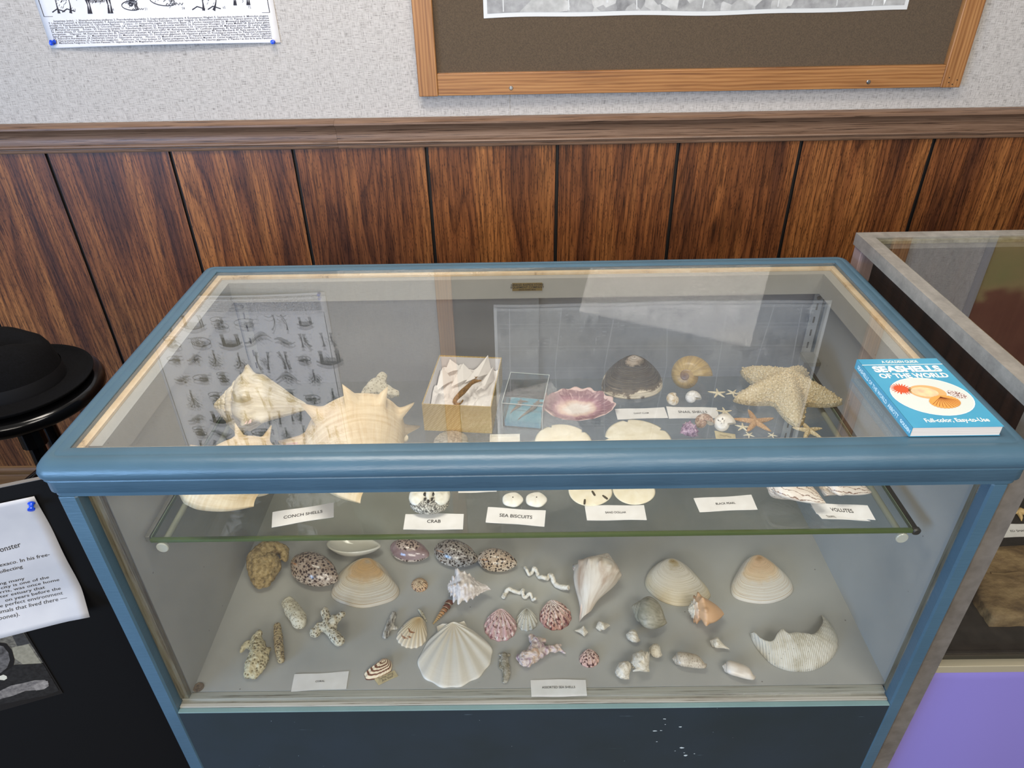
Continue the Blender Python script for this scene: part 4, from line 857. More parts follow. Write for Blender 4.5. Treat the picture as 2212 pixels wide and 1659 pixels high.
def blob(parts, vox, pits=0, psc=300, lump=0, lsc=80, keep=True):
    """parts = chains of (x,y,z,r); fused into one lump and pitted"""
    mb = MB()
    for ch in parts:
        for i, (x, y, z, r) in enumerate(ch):
            mb.sphere((x, y, z), r, 8)
            if i: 
                a, b_ = np.array(ch[i-1]), np.array(ch[i])
                for q in (.25, .5, .75): p = a+(b_-a)*q; mb.sphere(p[:3], p[3], 7)
    me = bpy.data.meshes.new('t'); me.from_pydata(mb.V, [], mb.F); o = bpy.data.objects.new('t', me); C.objects.link(o)
    md = o.modifiers.new('r', 'REMESH'); md.mode = 'VOXEL'; md.voxel_size = vox
    sm = o.modifiers.new('s', 'SMOOTH'); sm.iterations = 3; sm.factor = .5
    dg = bpy.context.evaluated_depsgraph_get(); dg.update(); ev = o.evaluated_get(dg); m2 = ev.to_mesh()
    V = np.array([v.co[:] for v in m2.vertices]); Nn = np.array([v.normal[:] for v in m2.vertices]); F = [tuple(p.vertices) for p in m2.polygons]
    bpy.data.objects.remove(o); bpy.data.meshes.remove(me)
    out = V.copy()
    for i in range(len(V)):
        d = 0
        if lump: d += lump*mn.noise(Vector(V[i]*lsc))
        if pits:
            f = mn.voronoi(Vector(V[i]*psc))[0]; d -= pits*max(0, 1-f[0]*2.6)
        out[i] += Nn[i]*d
    return out, F, np.zeros((len(V), 2))
def star(n=5, arm=1.0, inner=.30, w_=.16, h=.20, tip=.06, m=24, bend=None, droop=0, bumps=0, seed=1, rot=0):
    """starfish: rounded arms with a raised centre ridge; returns closed lump on z=0"""
    V = []; F = []; uv = []; K = 200; R_ = 22; rs = np.linspace(0, 1, R_); rr_ = random.Random(seed)
    la = [arm*(1+rr_.uniform(-.08, .08)) for _ in range(n)]; bd_ = [rr_.uniform(-.14, .14)*(bend or 0) for _ in range(n)]
    A = np.linspace(0, 2*PI, K, endpoint=False); rim = []
    for a in A:
        k = int(round(a/(2*PI/n))) % n; d = (a-k*2*PI/n+PI) % (2*PI)-PI
        # ray against a tapering arm of half width w
        best = inner
        for r in np.linspace(inner*.7, la[k], 60):
            hw = w_*(1-(r/la[k]))**.8*.75+w_*.42*(1-((r/la[k]))**8); 
            if abs(r*math.sin(d)) <= hw*(1 if r < la[k]*.99 else 0): best = max(best, r)
        rim.append(best)
    rim = np.array(rim); rim = (rim+np.roll(rim, 1)+np.roll(rim, -1))/3
    for q in rs:
        for a, rm in zip(A, rim):
            k = int(round(a/(2*PI/n))) % n; d = (a-k*2*PI/n+PI) % (2*PI)-PI; r = rm*q; aa = a+rot+bd_[k]*(r/arm)**2
            lat = abs(r*math.sin(d))/(w_*1.05); hh = h*(1-.72*(r/arm)**.8)
            z = hh*max(0, 1-q**3.0)**.5*(1-.45*min(1, lat)**1.4) + tip*(1-q**6)*.6
            z += droop*math.sin(min(1, r/arm)*PI)*.5 if droop else 0
            V.append((r*math.cos(aa), r*math.sin(aa), z)); uv.append((r*math.sin(d), r))
    F = [(i*K+j, i*K+(j+1) % K, (i+1)*K+(j+1) % K, (i+1)*K+j) for i in range(R_-1) for j in range(K)]
    n0 = len(V)
    for a, rm in zip(A, rim):
        k = int(round(a/(2*PI/n))) % n; r = rm*.93; aa = a+rot+bd_[k]*(r/arm)**2; V.append((r*math.cos(aa), r*math.sin(aa), -.02)); uv.append((0, r))
    F += [((R_-1)*K+j, (R_-1)*K+(j+1) % K, n0+(j+1) % K, n0+j) for j in range(K)]; F.append(tuple(n0+j for j in range(K-1, -1, -1)))
    return np.array(V), F, np.array(uv)

# ------------------------------------------------------------------ shell surfaces
def _conch(nt, o, u):
    g = noise(nt, mapv(nt, u, (60, 2.5, 1)), 1, 4, .6, .8); b2 = noise(nt, o, 35, 3); s_ = noise(nt, mapv(nt, u, (5, 26, 1)), 1, 3)
    c = ramp(nt, g, [(.3, hexc('c9a878')), (.45, hexc('e6d0a6')), (.7, hexc('f0e0c0'))]); c = mix(nt, ramp(nt, b2, [(.35, .55), (.65, 0.)]), c, hexc('d8bd90'))
    return mix(nt, .3, c, ramp(nt, s_, [(.35, hexc('b99560')), (.6, hexc('f0e2c6'))])), g
M_CONCH = mat('tan_conch', rough=.5, fn=_conch, bump=(.5, .0012))
def _conchw(nt, o, u):
    g = noise(nt, mapv(nt, u, (46, 3, 1)), 1, 4, .6, .8)
    return mix(nt, ramp(nt, noise(nt, o, 45, 4), [(.45, 0.), (.7, .5)]), ramp(nt, g, [(.3, hexc('c4b48e')), (.48, hexc('ded1b0')), (.7, hexc('eee6d2'))]), hexc('b59f74')), g
M_CONCHW = mat('weathered_conch', rough=.6, fn=_conchw, bump=(.5, .0012))
M_PINK = mat('pink_mouth', rough=.25, fn=lambda nt, o, u: ramp(nt, noise(nt, o, 50), [(.3, hexc('e6c0bb')), (.7, hexc('edd6c8'))]))
def streak(c1, c2, c3, su=40, sv=3, rough=.45, bump=.4, nm=None, coat=0):
    return mat(nm or 's'+c1+c2+c3+str(su), rough=rough, coat=coat, fn=lambda nt, o, u: ((lambda g: (ramp(nt, g, [(.3, hexc(c1)), (.5, hexc(c2)), (.7, hexc(c3))]), g))(noise(nt, mapv(nt, u, (su, sv, 1)), 1, 4, .6, .6))), bump=(bump, .0006))
M_WHELK = streak('b39a86', 'd6cabb', 'e9e1d5', 9, 1.6, .42, .3, 'whelk_shell')
M_MUREX = streak('b9aca8', 'ddd4cf', 'efe9e5', 22, 9, .55, .8, 'white_murex')
M_PALE = streak('b5a994', 'd9d1c1', 'ece7dc', 30, 8, .5, .6, 'pale_small_shell')
M_GREYMOON = mat('grey_whelk', rough=.45, fn=lambda nt, o, u: (lambda g: (mix(nt, ramp(nt, noise(nt, o, 40), [(.4, 0.), (.6, .6)]), ramp(nt, g, [(.3, hexc('7e7a6b')), (.5, hexc('a39e8d')), (.7, hexc('b9b3a3'))]), hexc('8d8a75')), g))(noise(nt, mapv(nt, u, (50, 6, 1)), 1, 4)), bump=(.3, .0006))
M_PEACH = mat('peach_conch', rough=.45, fn=lambda nt, o, u: ramp(nt, noise(nt, mapv(nt, u, (14, 3, 1)), 1, 3), [(.35, hexc('c99166')), (.6, hexc('e0b186')), (.75, hexc('ead0b0'))]))
def _cowr(d1, d2, bg1, bg2, sc=1.0, wornband=False):
    def f(nt, o, u):
        v1 = voro(nt, o, 175*sc); v2 = voro(nt, mapv(nt, o, (1, 1, 1), (.3, .2, .1)), 260*sc); nz = noise(nt, o, 60, 3)
        c = ramp(nt, nz, [(.35, hexc(bg1)), (.65, hexc(bg2))])
        up = noise(nt, o, 32, 2); gl = nd(nt, 'ShaderNodeTexCoord'); sx = nd(nt, 'ShaderNodeSeparateXYZ'); L(nt, gl.outputs['Generated'], sx.inputs[0]); h_ = ramp(nt, sx.outputs[2], [(.1, 0.), (.75, .55)])
        c = mix(nt, h_, c, hexc(d2)); 
        c = mix(nt, ramp(nt, math_(nt, 'ADD', v2, math_(nt, 'MULTIPLY', nz, .12)), [(.40, .8), (.52, 0.)]), c, hexc(d2))
        c = mix(nt, ramp(nt, math_(nt, 'ADD', v1, math_(nt, 'MULTIPLY', nz, .2)), [(.46, 1.), (.55, 0.)]), c, hexc(d1))
        if wornband:
            c = mix(nt, ramp(nt, sx.outputs[2], [(.34, 0.), (.42, 1.), (.80, 1.), (.88, 0.)]), c, ramp(nt, noise(nt, mapv(nt, o, (20, 60, 60)), 1), [(.3, hexc('7d5f5e')), (.6, hexc('a08a8a'))]))
        else: c = mix(nt, ramp(nt, noise(nt, mapv(nt, u, (14, 2.2, 1)), 1, 1), [(.64, 0.), (.72, .6)]), c, hexc('c98a58'))
        return c
    return f
M_COW1 = mat('tiger_cowrie_a', rough=.22, fn=_cowr('3a2a26', '6f5a50', 'c3b09c', 'e2d5c6'), coat=.4)
M_COW2 = mat('tiger_cowrie_worn', rough=.16, fn=_cowr('33211f', '8d6f66', 'd8c5b4', 'eadccc', 1.1, True), coat=.6)
M_COW3 = mat('tiger_cowrie_b', rough=.22, fn=_cowr('2c2320', '5c4c43', 'b3a99b', 'd9d2c6', 1.15), coat=.4)
M_COW4 = mat('tiger_cowrie_c', rough=.2, fn=_cowr('33261f', 'a08672', 'dccab2', 'ece0cf', 1.2), coat=.4)
def _clam(stops, dirt, dk, ring=60, edge=None):
    def f(nt, o, u):
        sx = nd(nt, 'ShaderNodeSeparateXYZ'); L(nt, u, sx.inputs[0]); nz = noise(nt, o, 55, 4, .6)
        r = math_(nt, 'ADD', sx.outputs[1], madd(nt, nz, .42, -.21))
        c = ramp(nt, r, stops); g = noise(nt, mapv(nt, u, (1.2, ring, 1)), 1, 3, .7)
        c = mix(nt, ramp(nt, g, [(.40, .8), (.52, 0.)]), c, hexc(dirt)); c = mix(nt, ramp(nt, noise(nt, mapv(nt, u, (14, 70, 1), (2, 3, 0)), 1, 5, .75), [(.62, 0.), (.68, .8)]), c, hexc(dk)); return c, g
    return f
M_CLAM1 = mat('tan_white_clam', rough=.45, fn=_clam([(.05, hexc('b9a488')), (.22, hexc('d0a770')), (.42, hexc('d3b083')), (.58, hexc('ddd0b8')), (.8, hexc('d9d4c8')), (1, hexc('cfcac0'))], 'a88f6a', 'b98a50'), bump=(.35, .0008))
M_CLAM2 = mat('white_flecked_clam', rough=.5, fn=_clam([(.05, hexc('9a8050')), (.16, hexc('b5a27c')), (.28, hexc('d8d0c2')), (.7, hexc('dcd6ca')), (1, hexc('cdbfa2'))], 'b5a991', '6b5030'), bump=(.35, .0008))
M_CLAM3 = mat('white_peach_clam', rough=.45, fn=_clam([(.05, hexc('a8855e')), (.2, hexc('d8b592')), (.5, hexc('e0c9aa')), (.68, hexc('dcd8d0')), (1, hexc('d4d2cc'))], 'b8a080', '8d6a60'), bump=(.35, .0008))
M_CLAMD = mat('dark_clam', rough=.5, fn=_clam([(.10, hexc('c9bdb0')), (.24, hexc('b0a08e')), (.32, hexc('231b16')), (.6, hexc('2c231b')), (.88, hexc('1f1813')), (.96, hexc('5c4c38')), (1, hexc('d8cdb6'))], '5a4c3a', 'a8997e', 40), bump=(.8, .0015))
def _ribbed(stops, fleck, fl=(.56, .62), su=60, sv=9, dk=.35, nr=None, fl2=None):
    def f(nt, o, u):
        sx = nd(nt, 'ShaderNodeSeparateXYZ'); L(nt, u, sx.inputs[0]); c = ramp(nt, sx.outputs[1], stops)
        if fleck: c = mix(nt, ramp(nt, noise(nt, mapv(nt, u, (su, sv, 1)), 1, 2, .5), [(fl[0], 0.), (fl[1], 1.)]), c, hexc(fleck))
        if fl2: c = mix(nt, ramp(nt, noise(nt, mapv(nt, u, (su*1.3, sv*.8, 1), (5, 2, 0)), 1, 2, .5), [(.56, 0.), (.64, .9)]), c, hexc(fl2))
        if nr:
            w_ = math_(nt, 'COSINE', math_(nt, 'MULTIPLY', sx.outputs[0], nr*2*PI)); c = mix(nt, math_(nt, 'MULTIPLY', ramp(nt, w_, [(.0, 1.), (.45, 0.)]), dk), c, hexc('8d7f70'))
        return c, noise(nt, mapv(nt, u, (3, 60, 1)), 1, 2)
    return f
M_SCAL = mat('white_scallop', rough=.5, fn=_ribbed([(0, hexc('ddd0ba')), (.4, hexc('e6e0d2')), (1, hexc('e4dfd4'))], None, nr=22, dk=.10), bump=(.25, .0006))
M_CAL1 = mat('pink_calico_scallop', rough=.5, fn=_ribbed([(0, hexc('d9b8b4')), (.5, hexc('d9b5b5')), (1, hexc('c49a9c'))], '6e3a44', fl2='ecdfd8', su=52, sv=10, nr=24, dk=.3), bump=(.3, .0006))
M_CAL2 = mat('red_calico_scallop', rough=.45, fn=_ribbed([(0, hexc('efe4de')), (.25, hexc('e8d6ce')), (.6, hexc('dcb6aa')), (1, hexc('b98078'))], '5c2430', (.50, .56), fl2='f0e2da', su=50, sv=9, nr=22, dk=.3), bump=(.3, .0006))
M_CAL3 = mat('small_calico', rough=.45, fn=_ribbed([(0, hexc('4a2a2e')), (.2, hexc('dcc3b8')), (1, hexc('cfa79c'))], '4a2028', (.52, .57), su=34, sv=7), bump=(.3, .0006))
M_LIMP = mat('spotted_limpet', rough=.5, fn=_ribbed([(0, hexc('8a5a3a')), (.25, hexc('dcc6a4')), (1, hexc('c9a27c'))], '4a2c22', (.54, .6), su=30, sv=8), bump=(.4, .0008))
M_ARK = mat('grey_ark', rough=.5, fn=_ribbed([(0, hexc('5e584e')), (.14, hexc('a5a294')), (.5, hexc('cfcdc2')), (1, hexc('b9b8ae'))], '5e6468', (.64, .67), su=60, sv=12, nr=26, dk=.25), bump=(.3, .0006))
M_COCK = mat('tan_cockle', rough=.5, fn=_ribbed([(0, hexc('c9a468')), (.4, hexc('e3cca2')), (1, hexc('ecdfc8'))], '9a5c30', (.66, .70), su=9, sv=8, nr=38, dk=.35), bump=(.3, .0006))
M_BROKE = mat('broken_cockle', rough=.6, fn=lambda nt, o, u: (lambda g: (mix(nt, ramp(nt, voro(nt, o, 160), [(.10, .6), (.14, 0.)]), ramp(nt, noise(nt, o, 40, 4), [(.3, hexc('b8b09c')), (.55, hexc('d8d3c6')), (.8, hexc('e4e1d8'))]), hexc('5a5548')), g))(wave(nt, mapv(nt, o, (1, .25, 1)), 95, 1.5, 1, 'X')), bump=(.5, .0012))
def _coral(c1, c2, c3, sc):
    def f(nt, o, u):
        v = voro(nt, o, sc); return mix(nt, ramp(nt, v, [(.22, 1.), (.42, 0.)]), ramp(nt, noise(nt, o, 50, 4), [(.3, hexc(c1)), (.7, hexc(c2))]), hexc(c3)), v
    return f
M_COR1 = mat('honeycomb_coral', rough=.85, fn=_coral('b3a681', 'd3c9a8', '7a6b4a', 200), bump=(1, .0022))
M_COR2 = mat('stick_coral', rough=.85, fn=_coral('9c8a68', 'b9a883', '4f3e2a', 240), bump=(1, .0018))
M_COR3 = mat('pale_coral', rough=.85, fn=_coral('c2bba4', 'd9d4c2', '998f78', 240), bump=(.6, .001))
M_COR4 = mat('knobbly_coral', rough=.85, fn=_coral('b5aa90', 'd6cfbb', '5c4f3a', 215), bump=(1, .002))
M_STAR = mat('sandy_starfish', rough=.8, fn=lambda nt, o, u: (lambda v: (ramp(nt, v, [(.05, hexc('f6ecd2')), (.28, hexc('dcc9a2')), (.6, hexc('c9b48a'))]), math_(nt, 'SUBTRACT', 1.0, v)))(voro(nt, o, 300)), bump=(.8, .0015))
M_STARO = mat('orange_starfish', rough=.8, fn=lambda nt, o, u: (lambda v: (ramp(nt, v, [(.05, hexc('e6cba0')), (.28, hexc('c9a070')), (.6, hexc('b98c5c'))]), math_(nt, 'SUBTRACT', 1.0, v)))(voro(nt, o, 420)), bump=(.8, .0012))
M_STARW = mat('pale_starfish', rough=.8, fn=lambda nt, o, u: (lambda v: (ramp(nt, v, [(.1, hexc('efe8d6')), (.5, hexc('d6c9a8'))]), v))(voro(nt, o, 600)), bump=(.4, .0006))
M_DOLLAR = mat('cream_sand_dollar', rough=.75, fn=lambda nt, o, u: ramp(nt, noise(nt, o, 60, 4), [(.3, hexc('ddd2b4')), (.7, hexc('eee7d2'))]))
M_SLOT = mat('slot_shadow', '4a4234', .9)
def _frag(nt, o, u):
    g = noise(nt, mapv(nt, o, (1, 1, 1), rot=(0, 0, .6)), 55, 5, .65, 2.0); return ramp(nt, g, [(.25, hexc('5e3a4a')), (.38, hexc('a58a96')), (.5, hexc('e0d2cc')), (.62, hexc('c9a88c')), (.72, hexc('b08a9a')), (.85, hexc('efe6dc'))]), g
M_FRAG = mat('purple_rough_shell', rough=.5, fn=_frag, bump=(.9, .003))
def _nacre(nt, o, u):
    g = noise(nt, mapv(nt, o, (1, 1, 1)), 120, 5, .7, 1); return ramp(nt, g, [(.3, hexc('3b352b')), (.45, hexc('8d8672')), (.6, hexc('b9b4a8')), (.75, hexc('5a5348'))]), g
M_NACRE = mat('dark_pearly_shard', rough=.25, fn=_nacre, bump=(.8, .002))
def _oyst(nt, o, u):
    g = noise(nt, o, 90, 6, .7); c = ramp(nt, noise(nt, o, 140, 5, .7), [(.35, hexc('6a5836')), (.5, hexc('a08a5c')), (.7, hexc('c2ae84'))]); return c, g
M_OYST = mat('tan_fossil_oyster', rough=.85, fn=_oyst, bump=(1, .003))

# ================================================================== SHELLS ON THE DECK
OUTc = [(715, 1275), (730, 1240), (765, 1212), (800, 1206), (830, 1220), (852, 1250), (866, 1272), (855, 1292), (820, 1305), (780, 1311), (740, 1302), (718, 1290)]
lay('clam_shell', OUTc, (797, 1219), .017, ZD, (712, 1207, 866, 1312), M_CLAM1, 'large tan-and-white ridged clam shell lying right of the leftmost spotted cowrie', grow=.00022, gn=26, apex=.85, pw=(2.0, .6))
OUT2 = [(1392, 1250), (1405, 1226), (1432, 1209), (1460, 1209), (1490, 1224), (1515, 1248), (1537, 1275), (1536, 1290), (1505, 1303), (1465, 1307), (1425, 1294), (1398, 1272)]
lay('clam_shell', OUT2, (1452, 1218), .018, ZD, (1390, 1208, 1538, 1308), M_CLAM2, 'large white clam shell with brown flecks, behind the grey and peach coiled shells', grow=.00022, gn=26, apex=.85, pw=(2.0, .6))
OUT3 = [(1577, 1265), (1590, 1235), (1610, 1208), (1635, 1201), (1660, 1210), (1690, 1232), (1712, 1255), (1715, 1275), (1695, 1292), (1660, 1302), (1620, 1300), (1585, 1288)]
lay('clam_shell', OUT3, (1637, 1212), .018, ZD, (1576, 1200, 1716, 1304), M_CLAM3, 'large white clam shell with a peach centre, rightmost of the clams on the deck', grow=.00022, gn=24, apex=.85, pw=(2.0, .6))
# scallop with ears
OUTs = [(902, 1430), (908, 1412), (927, 1380), (955, 1355), (980, 1345), (1008, 1352), (1040, 1372), (1060, 1392), (1066, 1410), (1055, 1440), (1030, 1465), (985, 1484), (945, 1480), (912, 1458)]
eo = [at(*p, ZD) for p in ((946, 1368), (944, 1356), (956, 1350), (985, 1350), (1004, 1344), (1010, 1352), (1002, 1366), (975, 1378))]
ev_ = [(p[0], p[1], .004+.004*(k < 5)) for k, p in enumerate(eo)]+[(p[0], p[1], .001) for p in eo]; ef = [tuple(range(8)), tuple(range(15, 7, -1))]+[(i, (i+1) % 8, 8+(i+1) % 8, 8+i) for i in range(8)]
lay('scallop_shell', OUTs, (981, 1350), .010, ZD, (900, 1343, 1066, 1485), M_SCAL, 'largest white fan-shaped scallop shell, front centre of the lower deck', ribs=23, ramp_=.0010, edge=.012, grow=.00008, gn=20, smoothn=14, apex=.3, extra=(np.array(ev_), ef))
def fan(cx, cy, w_, h_, rot=0):
    P = []
    for t in np.linspace(0, 2*PI, 14, endpoint=False):
        x = math.sin(t)*.5*(1.0-.10*max(0, math.cos(t))**1.5); y = -math.cos(t)*.5; c, s_ = math.cos(rot), math.sin(rot); P.append((cx+w_*(x*c-y*s_), cy+h_*(x*s_+y*c)))
    return P
lay('scallop_shell', fan(1081, 1351, 76, 67), (1083, 1321), .013, ZD, (1043, 1317, 1119, 1384), M_CAL1, 'pink-and-purple flecked scallop shell left of the small grey cockle', ribs=24, ramp_=.0009, edge=.012, smoothn=16)
lay('scallop_shell', fan(1200, 1329, 74, 62), (1188, 1303), .013, ZD, (1163, 1298, 1237, 1360), M_CAL2, 'white-and-dark-red flecked scallop shell right of the small grey cockle', ribs=22, ramp_=.0009, edge=.012, smoothn=16)
lay('cockle_shell', fan(1138, 1340, 50, 47), (1138, 1320), .010, ZD, (1113, 1316, 1163, 1363), M_ARK, 'small pale grey ribbed cockle between the two flecked scallops', ribs=26, ramp_=.0006, edge=.02, smoothn=14)
lay('cockle_shell', [(855, 1378), (862, 1360), (880, 1340), (900, 1334), (918, 1337), (924, 1350), (925, 1375), (915, 1392), (895, 1400), (870, 1396)], (909, 1340), .012, ZD, (854, 1334, 925, 1400), M_COCK, 'tan ribbed cockle with brown specks, upper left of the large white scallop', ribs=38, ramp_=.0005, edge=.012, smoothn=16)
lay('scallop_shell', fan(1273, 1422, 46, 38), (1271, 1407), .0085, ZD, (1250, 1403, 1296, 1441), M_CAL3, 'small scallop with dark maroon flecks, right of the rough purple shell', ribs=20, ramp_=.0005, edge=.012, smoothn=14)
lay('limpet_shell', fan(906, 1264, 37, 31), (906, 1262), .007, ZD, (888, 1248, 925, 1279), M_LIMP, 'small round spotted limpet shell below the worn purple cowrie', ribs=22, ramp_=.0005, edge=.03, smoothn=10)
# turkey wing
def _wing(nt, o, u):
    w_ = wave(nt, mapv(nt, u, (.5, 1, 1)), 1.5, 3.5, 2, 'Y'); return ramp(nt, w_, [(.35, hexc('6b3a28')), (.48, hexc('d9c09c')), (.8, hexc('ead9bd'))])
lay('ark_shell', [(785, 1455), (800, 1444), (822, 1425), (838, 1423), (848, 1430), (847, 1446), (838, 1454), (812, 1466), (790, 1468), (786, 1462)], (832, 1433), .011, ZD, (785, 1423, 849, 1468), mat('zebra_ark', rough=.45, fn=_wing), 'brown-and-cream zigzag striped ark shell beside its small handwritten tag', ribs=24, ramp_=.0006, smoothn=12)
# cowries
put('cowrie_shell', cowrie(), ((634, 1212), (727, 1254)), (630, 1188, 728, 1270), ZD, M_COW1, 'brown spotted cowrie with a pale orange line, leftmost of the spotted cowries', roll=-.1)
put('cowrie_shell', cowrie(c=.62), ((845, 1180), (925, 1200)), (845, 1160, 925, 1216), ZD, M_COW2, 'shiny spotted cowrie worn purple-brown across its back')
put('cowrie_shell', cowrie(), ((941, 1188), (1029, 1212)), (941, 1162, 1029, 1228), ZD, M_COW3, 'dark densely spotted cowrie touching the spiky white murex')
put('cowrie_shell', cowrie(), ((1033, 1204), (1115, 1216)), (1033, 1182, 1115, 1237), ZD, M_COW4, 'pale spotted cowrie, rightmost of the cowries')
# white boat-shaped shell, mouth up
V = []; n = 40; rings = [(1, 0, 1.0), (1.03, .05, 1.0), (1.02, .10, .98), (.93, .12, .93), (.90, .07, .9), (.7, -.25, .7), (.35, -.40, .35), (.05, -.44, .05)]
for s_, z, _ in [(.10, -.60, 0), (.45, -.55, 0), (.75, -.38, 0), (.94, -.12, 0)]+rings:
    for j in range(n): t = 2*PI*j/n; pt = 1+.14*max(0, math.cos(t))**6+.06*max(0, -math.cos(t))**4; V.append((s_*math.cos(t)*pt, s_*math.sin(t)*.62*(1-.12*math.cos(t)), z*.62+.38*.9))
F = [(i*n+j, i*n+(j+1) % n, (i+1)*n+(j+1) % n, (i+1)*n+j) for i in range(11) for j in range(n)]+[tuple(range(n-1, -1, -1)), tuple(11*n+j for j in range(n))]
put('cowrie_shell', (np.array(V), F, np.zeros((len(V), 2))), ((722, 1180), (806, 1186)), (720, 1149, 808, 1210), ZD, mat('glossy_white', rough=.12, fn=lambda nt, o, u: ramp(nt, noise(nt, o, 20), [(.3, hexc('d6d3c6')), (.7, hexc('dedcd2'))]), coat=.6), 'glossy white boat-shaped shell lying open under the front edge of the glass shelf', roll=-.25)
# left curled fossil oyster
ox = [at(*p, ZD) for p in ((565, 1240), (560, 1215), (578, 1196), (600, 1190), (616, 1192), (618, 1206))]
V, F, uv = blob([[(ox[0][0], ox[0][1], .014, .026), (ox[1][0], ox[1][1], .018, .026), (ox[2][0], ox[2][1], .022, .021), (ox[3][0], ox[3][1], .022, .013), (ox[4][0], ox[4][1], .018, .011), (ox[5][0], ox[5][1], .012, .008)],
                 [(ox[0][0]-.006, ox[0][1]-.006, .008, .016), (ox[0][0]+.012, ox[0][1]-.002, .008, .016)], [(ox[0][0]-.008, ox[0][1]+.012, .010, .024), (ox[0][0]+.008, ox[0][1]+.016, .014, .026)], [(ox[0][0]-.002, ox[0][1]-.018, .005, .013), (ox[0][0]+.010, ox[0][1]-.016, .004, .011)]], .0016, 0, 1, .0028, 110)
tag(build('oyster_shell', fit(V, (527, 1170, 630, 1268), ZD), F, M_OYST), 'curled rough tan fossil oyster in the back left corner of the deck', 'seashell')
# worm shells
M_WORM = mat('chalky_worm_shell', rough=.7, fn=lambda nt, o, u: ramp(nt, noise(nt, o, 300, 4), [(.3, hexc('a8957f')), (.42, hexc('dcd5c7')), (.7, hexc('e8e4da'))]))
def worm(pts, r0, r1, label, bbox):
    Pp = [at(x, y, ZD) for x, y in pts]; m_ = len(Pp); Pp = [np.array([p[0], p[1], .006+.0035*math.sin(i*1.9)]) for i, p in enumerate(Pp)]; Q = catmull(Pp, 8, closed=False); k = len(Q)
    m = MB(); rad = [r0+(r1-r0)*(i/(k-1))+.0003*math.sin(i*.9) for i in range(k)]
    m.tube(list(Q), rad, 14, caps=False); m.F.append(tuple(range(13, -1, -1)))
    e = (k-1)*14; t = unit(Q[-1]-Q[-3]); c = Q[-1]; n0 = len(m.V)
    for q, b_ in ((.7, 0), (.6, .004), (.4, .006)): m.V += [tuple(c+(np.array(m.V[e+j])-c)*q-t*b_) for j in range(14)]
    for s_ in range(3):
        a0 = e if s_ == 0 else n0+(s_-1)*14; a1 = n0+s_*14; m.F += [(a0+j, a0+(j+1) % 14, a1+(j+1) % 14, a1+j) for j in range(14)]
    m.F.append(tuple(n0+28+j for j in range(14)))
    tag(build('worm_shell', fit(np.array(m.V), bbox, ZD), m.F, M_WORM), label, 'seashell')
worm([(1135.5, 1226), (1139, 1234), (1144, 1239), (1150, 1235), (1155, 1230), (1160, 1235), (1164, 1243), (1170, 1248), (1176, 1249), (1182, 1246), (1187, 1243), (1192, 1248), (1197, 1257), (1208, 1265), (1226, 1271)], .0026, .0046, 'longer wavy white worm shell, pointing down right towards the large whelk', (1132, 1222, 1230, 1276))
worm([(1158, 1291), (1157, 1295), (1152, 1293), (1150, 1288), (1145, 1283), (1139, 1286), (1133, 1287), (1129, 1281), (1130, 1275), (1122, 1276), (1108, 1275), (1097, 1273), (1090, 1278), (1085, 1288)], .0026, .0040, 'shorter wavy worm shell with a curled right end, above the flecked scallops', (1082, 1268, 1161, 1299))
# turritella
tur = gastro([(.80, -6.7), (.93, -6.85), (1.0, -7.2), (.98, -7.6), (.82, -7.85), (.3, -7.98), (.05, -8.0)], .835, 11, 26, 16)
def _turr(nt, o, u):
    tc = nd(nt, 'ShaderNodeTexCoord'); sx = nd(nt, 'ShaderNodeSeparateXYZ'); L(nt, u, sx.inputs[0]); c = ramp(nt, math_(nt, 'DIVIDE', sx.outputs[0], 11.0), [(.0, hexc('b9a06c')), (.45, hexc('bf9a66')), (.78, hexc('b07d52')), (.84, hexc('6b3a28')), (1, hexc('5c2f22'))])
    return mix(nt, ramp(nt, sx.outputs[1], [(.0, .6), (.12, 0.)]), c, hexc('d3bf98'))
shell('auger_shell', tur, pxdir((975, 1300), (936, 1347), ZD, -.05), .3, (934, 1296, 982, 1348), ZD, mat('banded_auger', rough=.3, fn=_turr), 'slender pointed auger shell, dark brown at the wide end')
# large whelk
whk = [(.56, -.55), (.74, -.64), (.92, -.84), (1.0, -1.10), (.95, -1.48), (.76, -1.92), (.50, -2.38), (.30, -2.78), (.22, -3.1), (.17, -3.3)]
shell('whelk_shell', gastro(whk, .61, 5, 64, 36, spine=[(.24, .045, .16, 26, 4)], flare=(.75, .12, .5, .35)), pxdir((1262, 1345), (1322, 1200), ZD, .30), .1, (1238, 1192, 1342, 1348), ZD, M_WHELK, 'large pale whelk shell with a knobbed crown, tapering to a point near the deck centre', mouth=M_PINK)
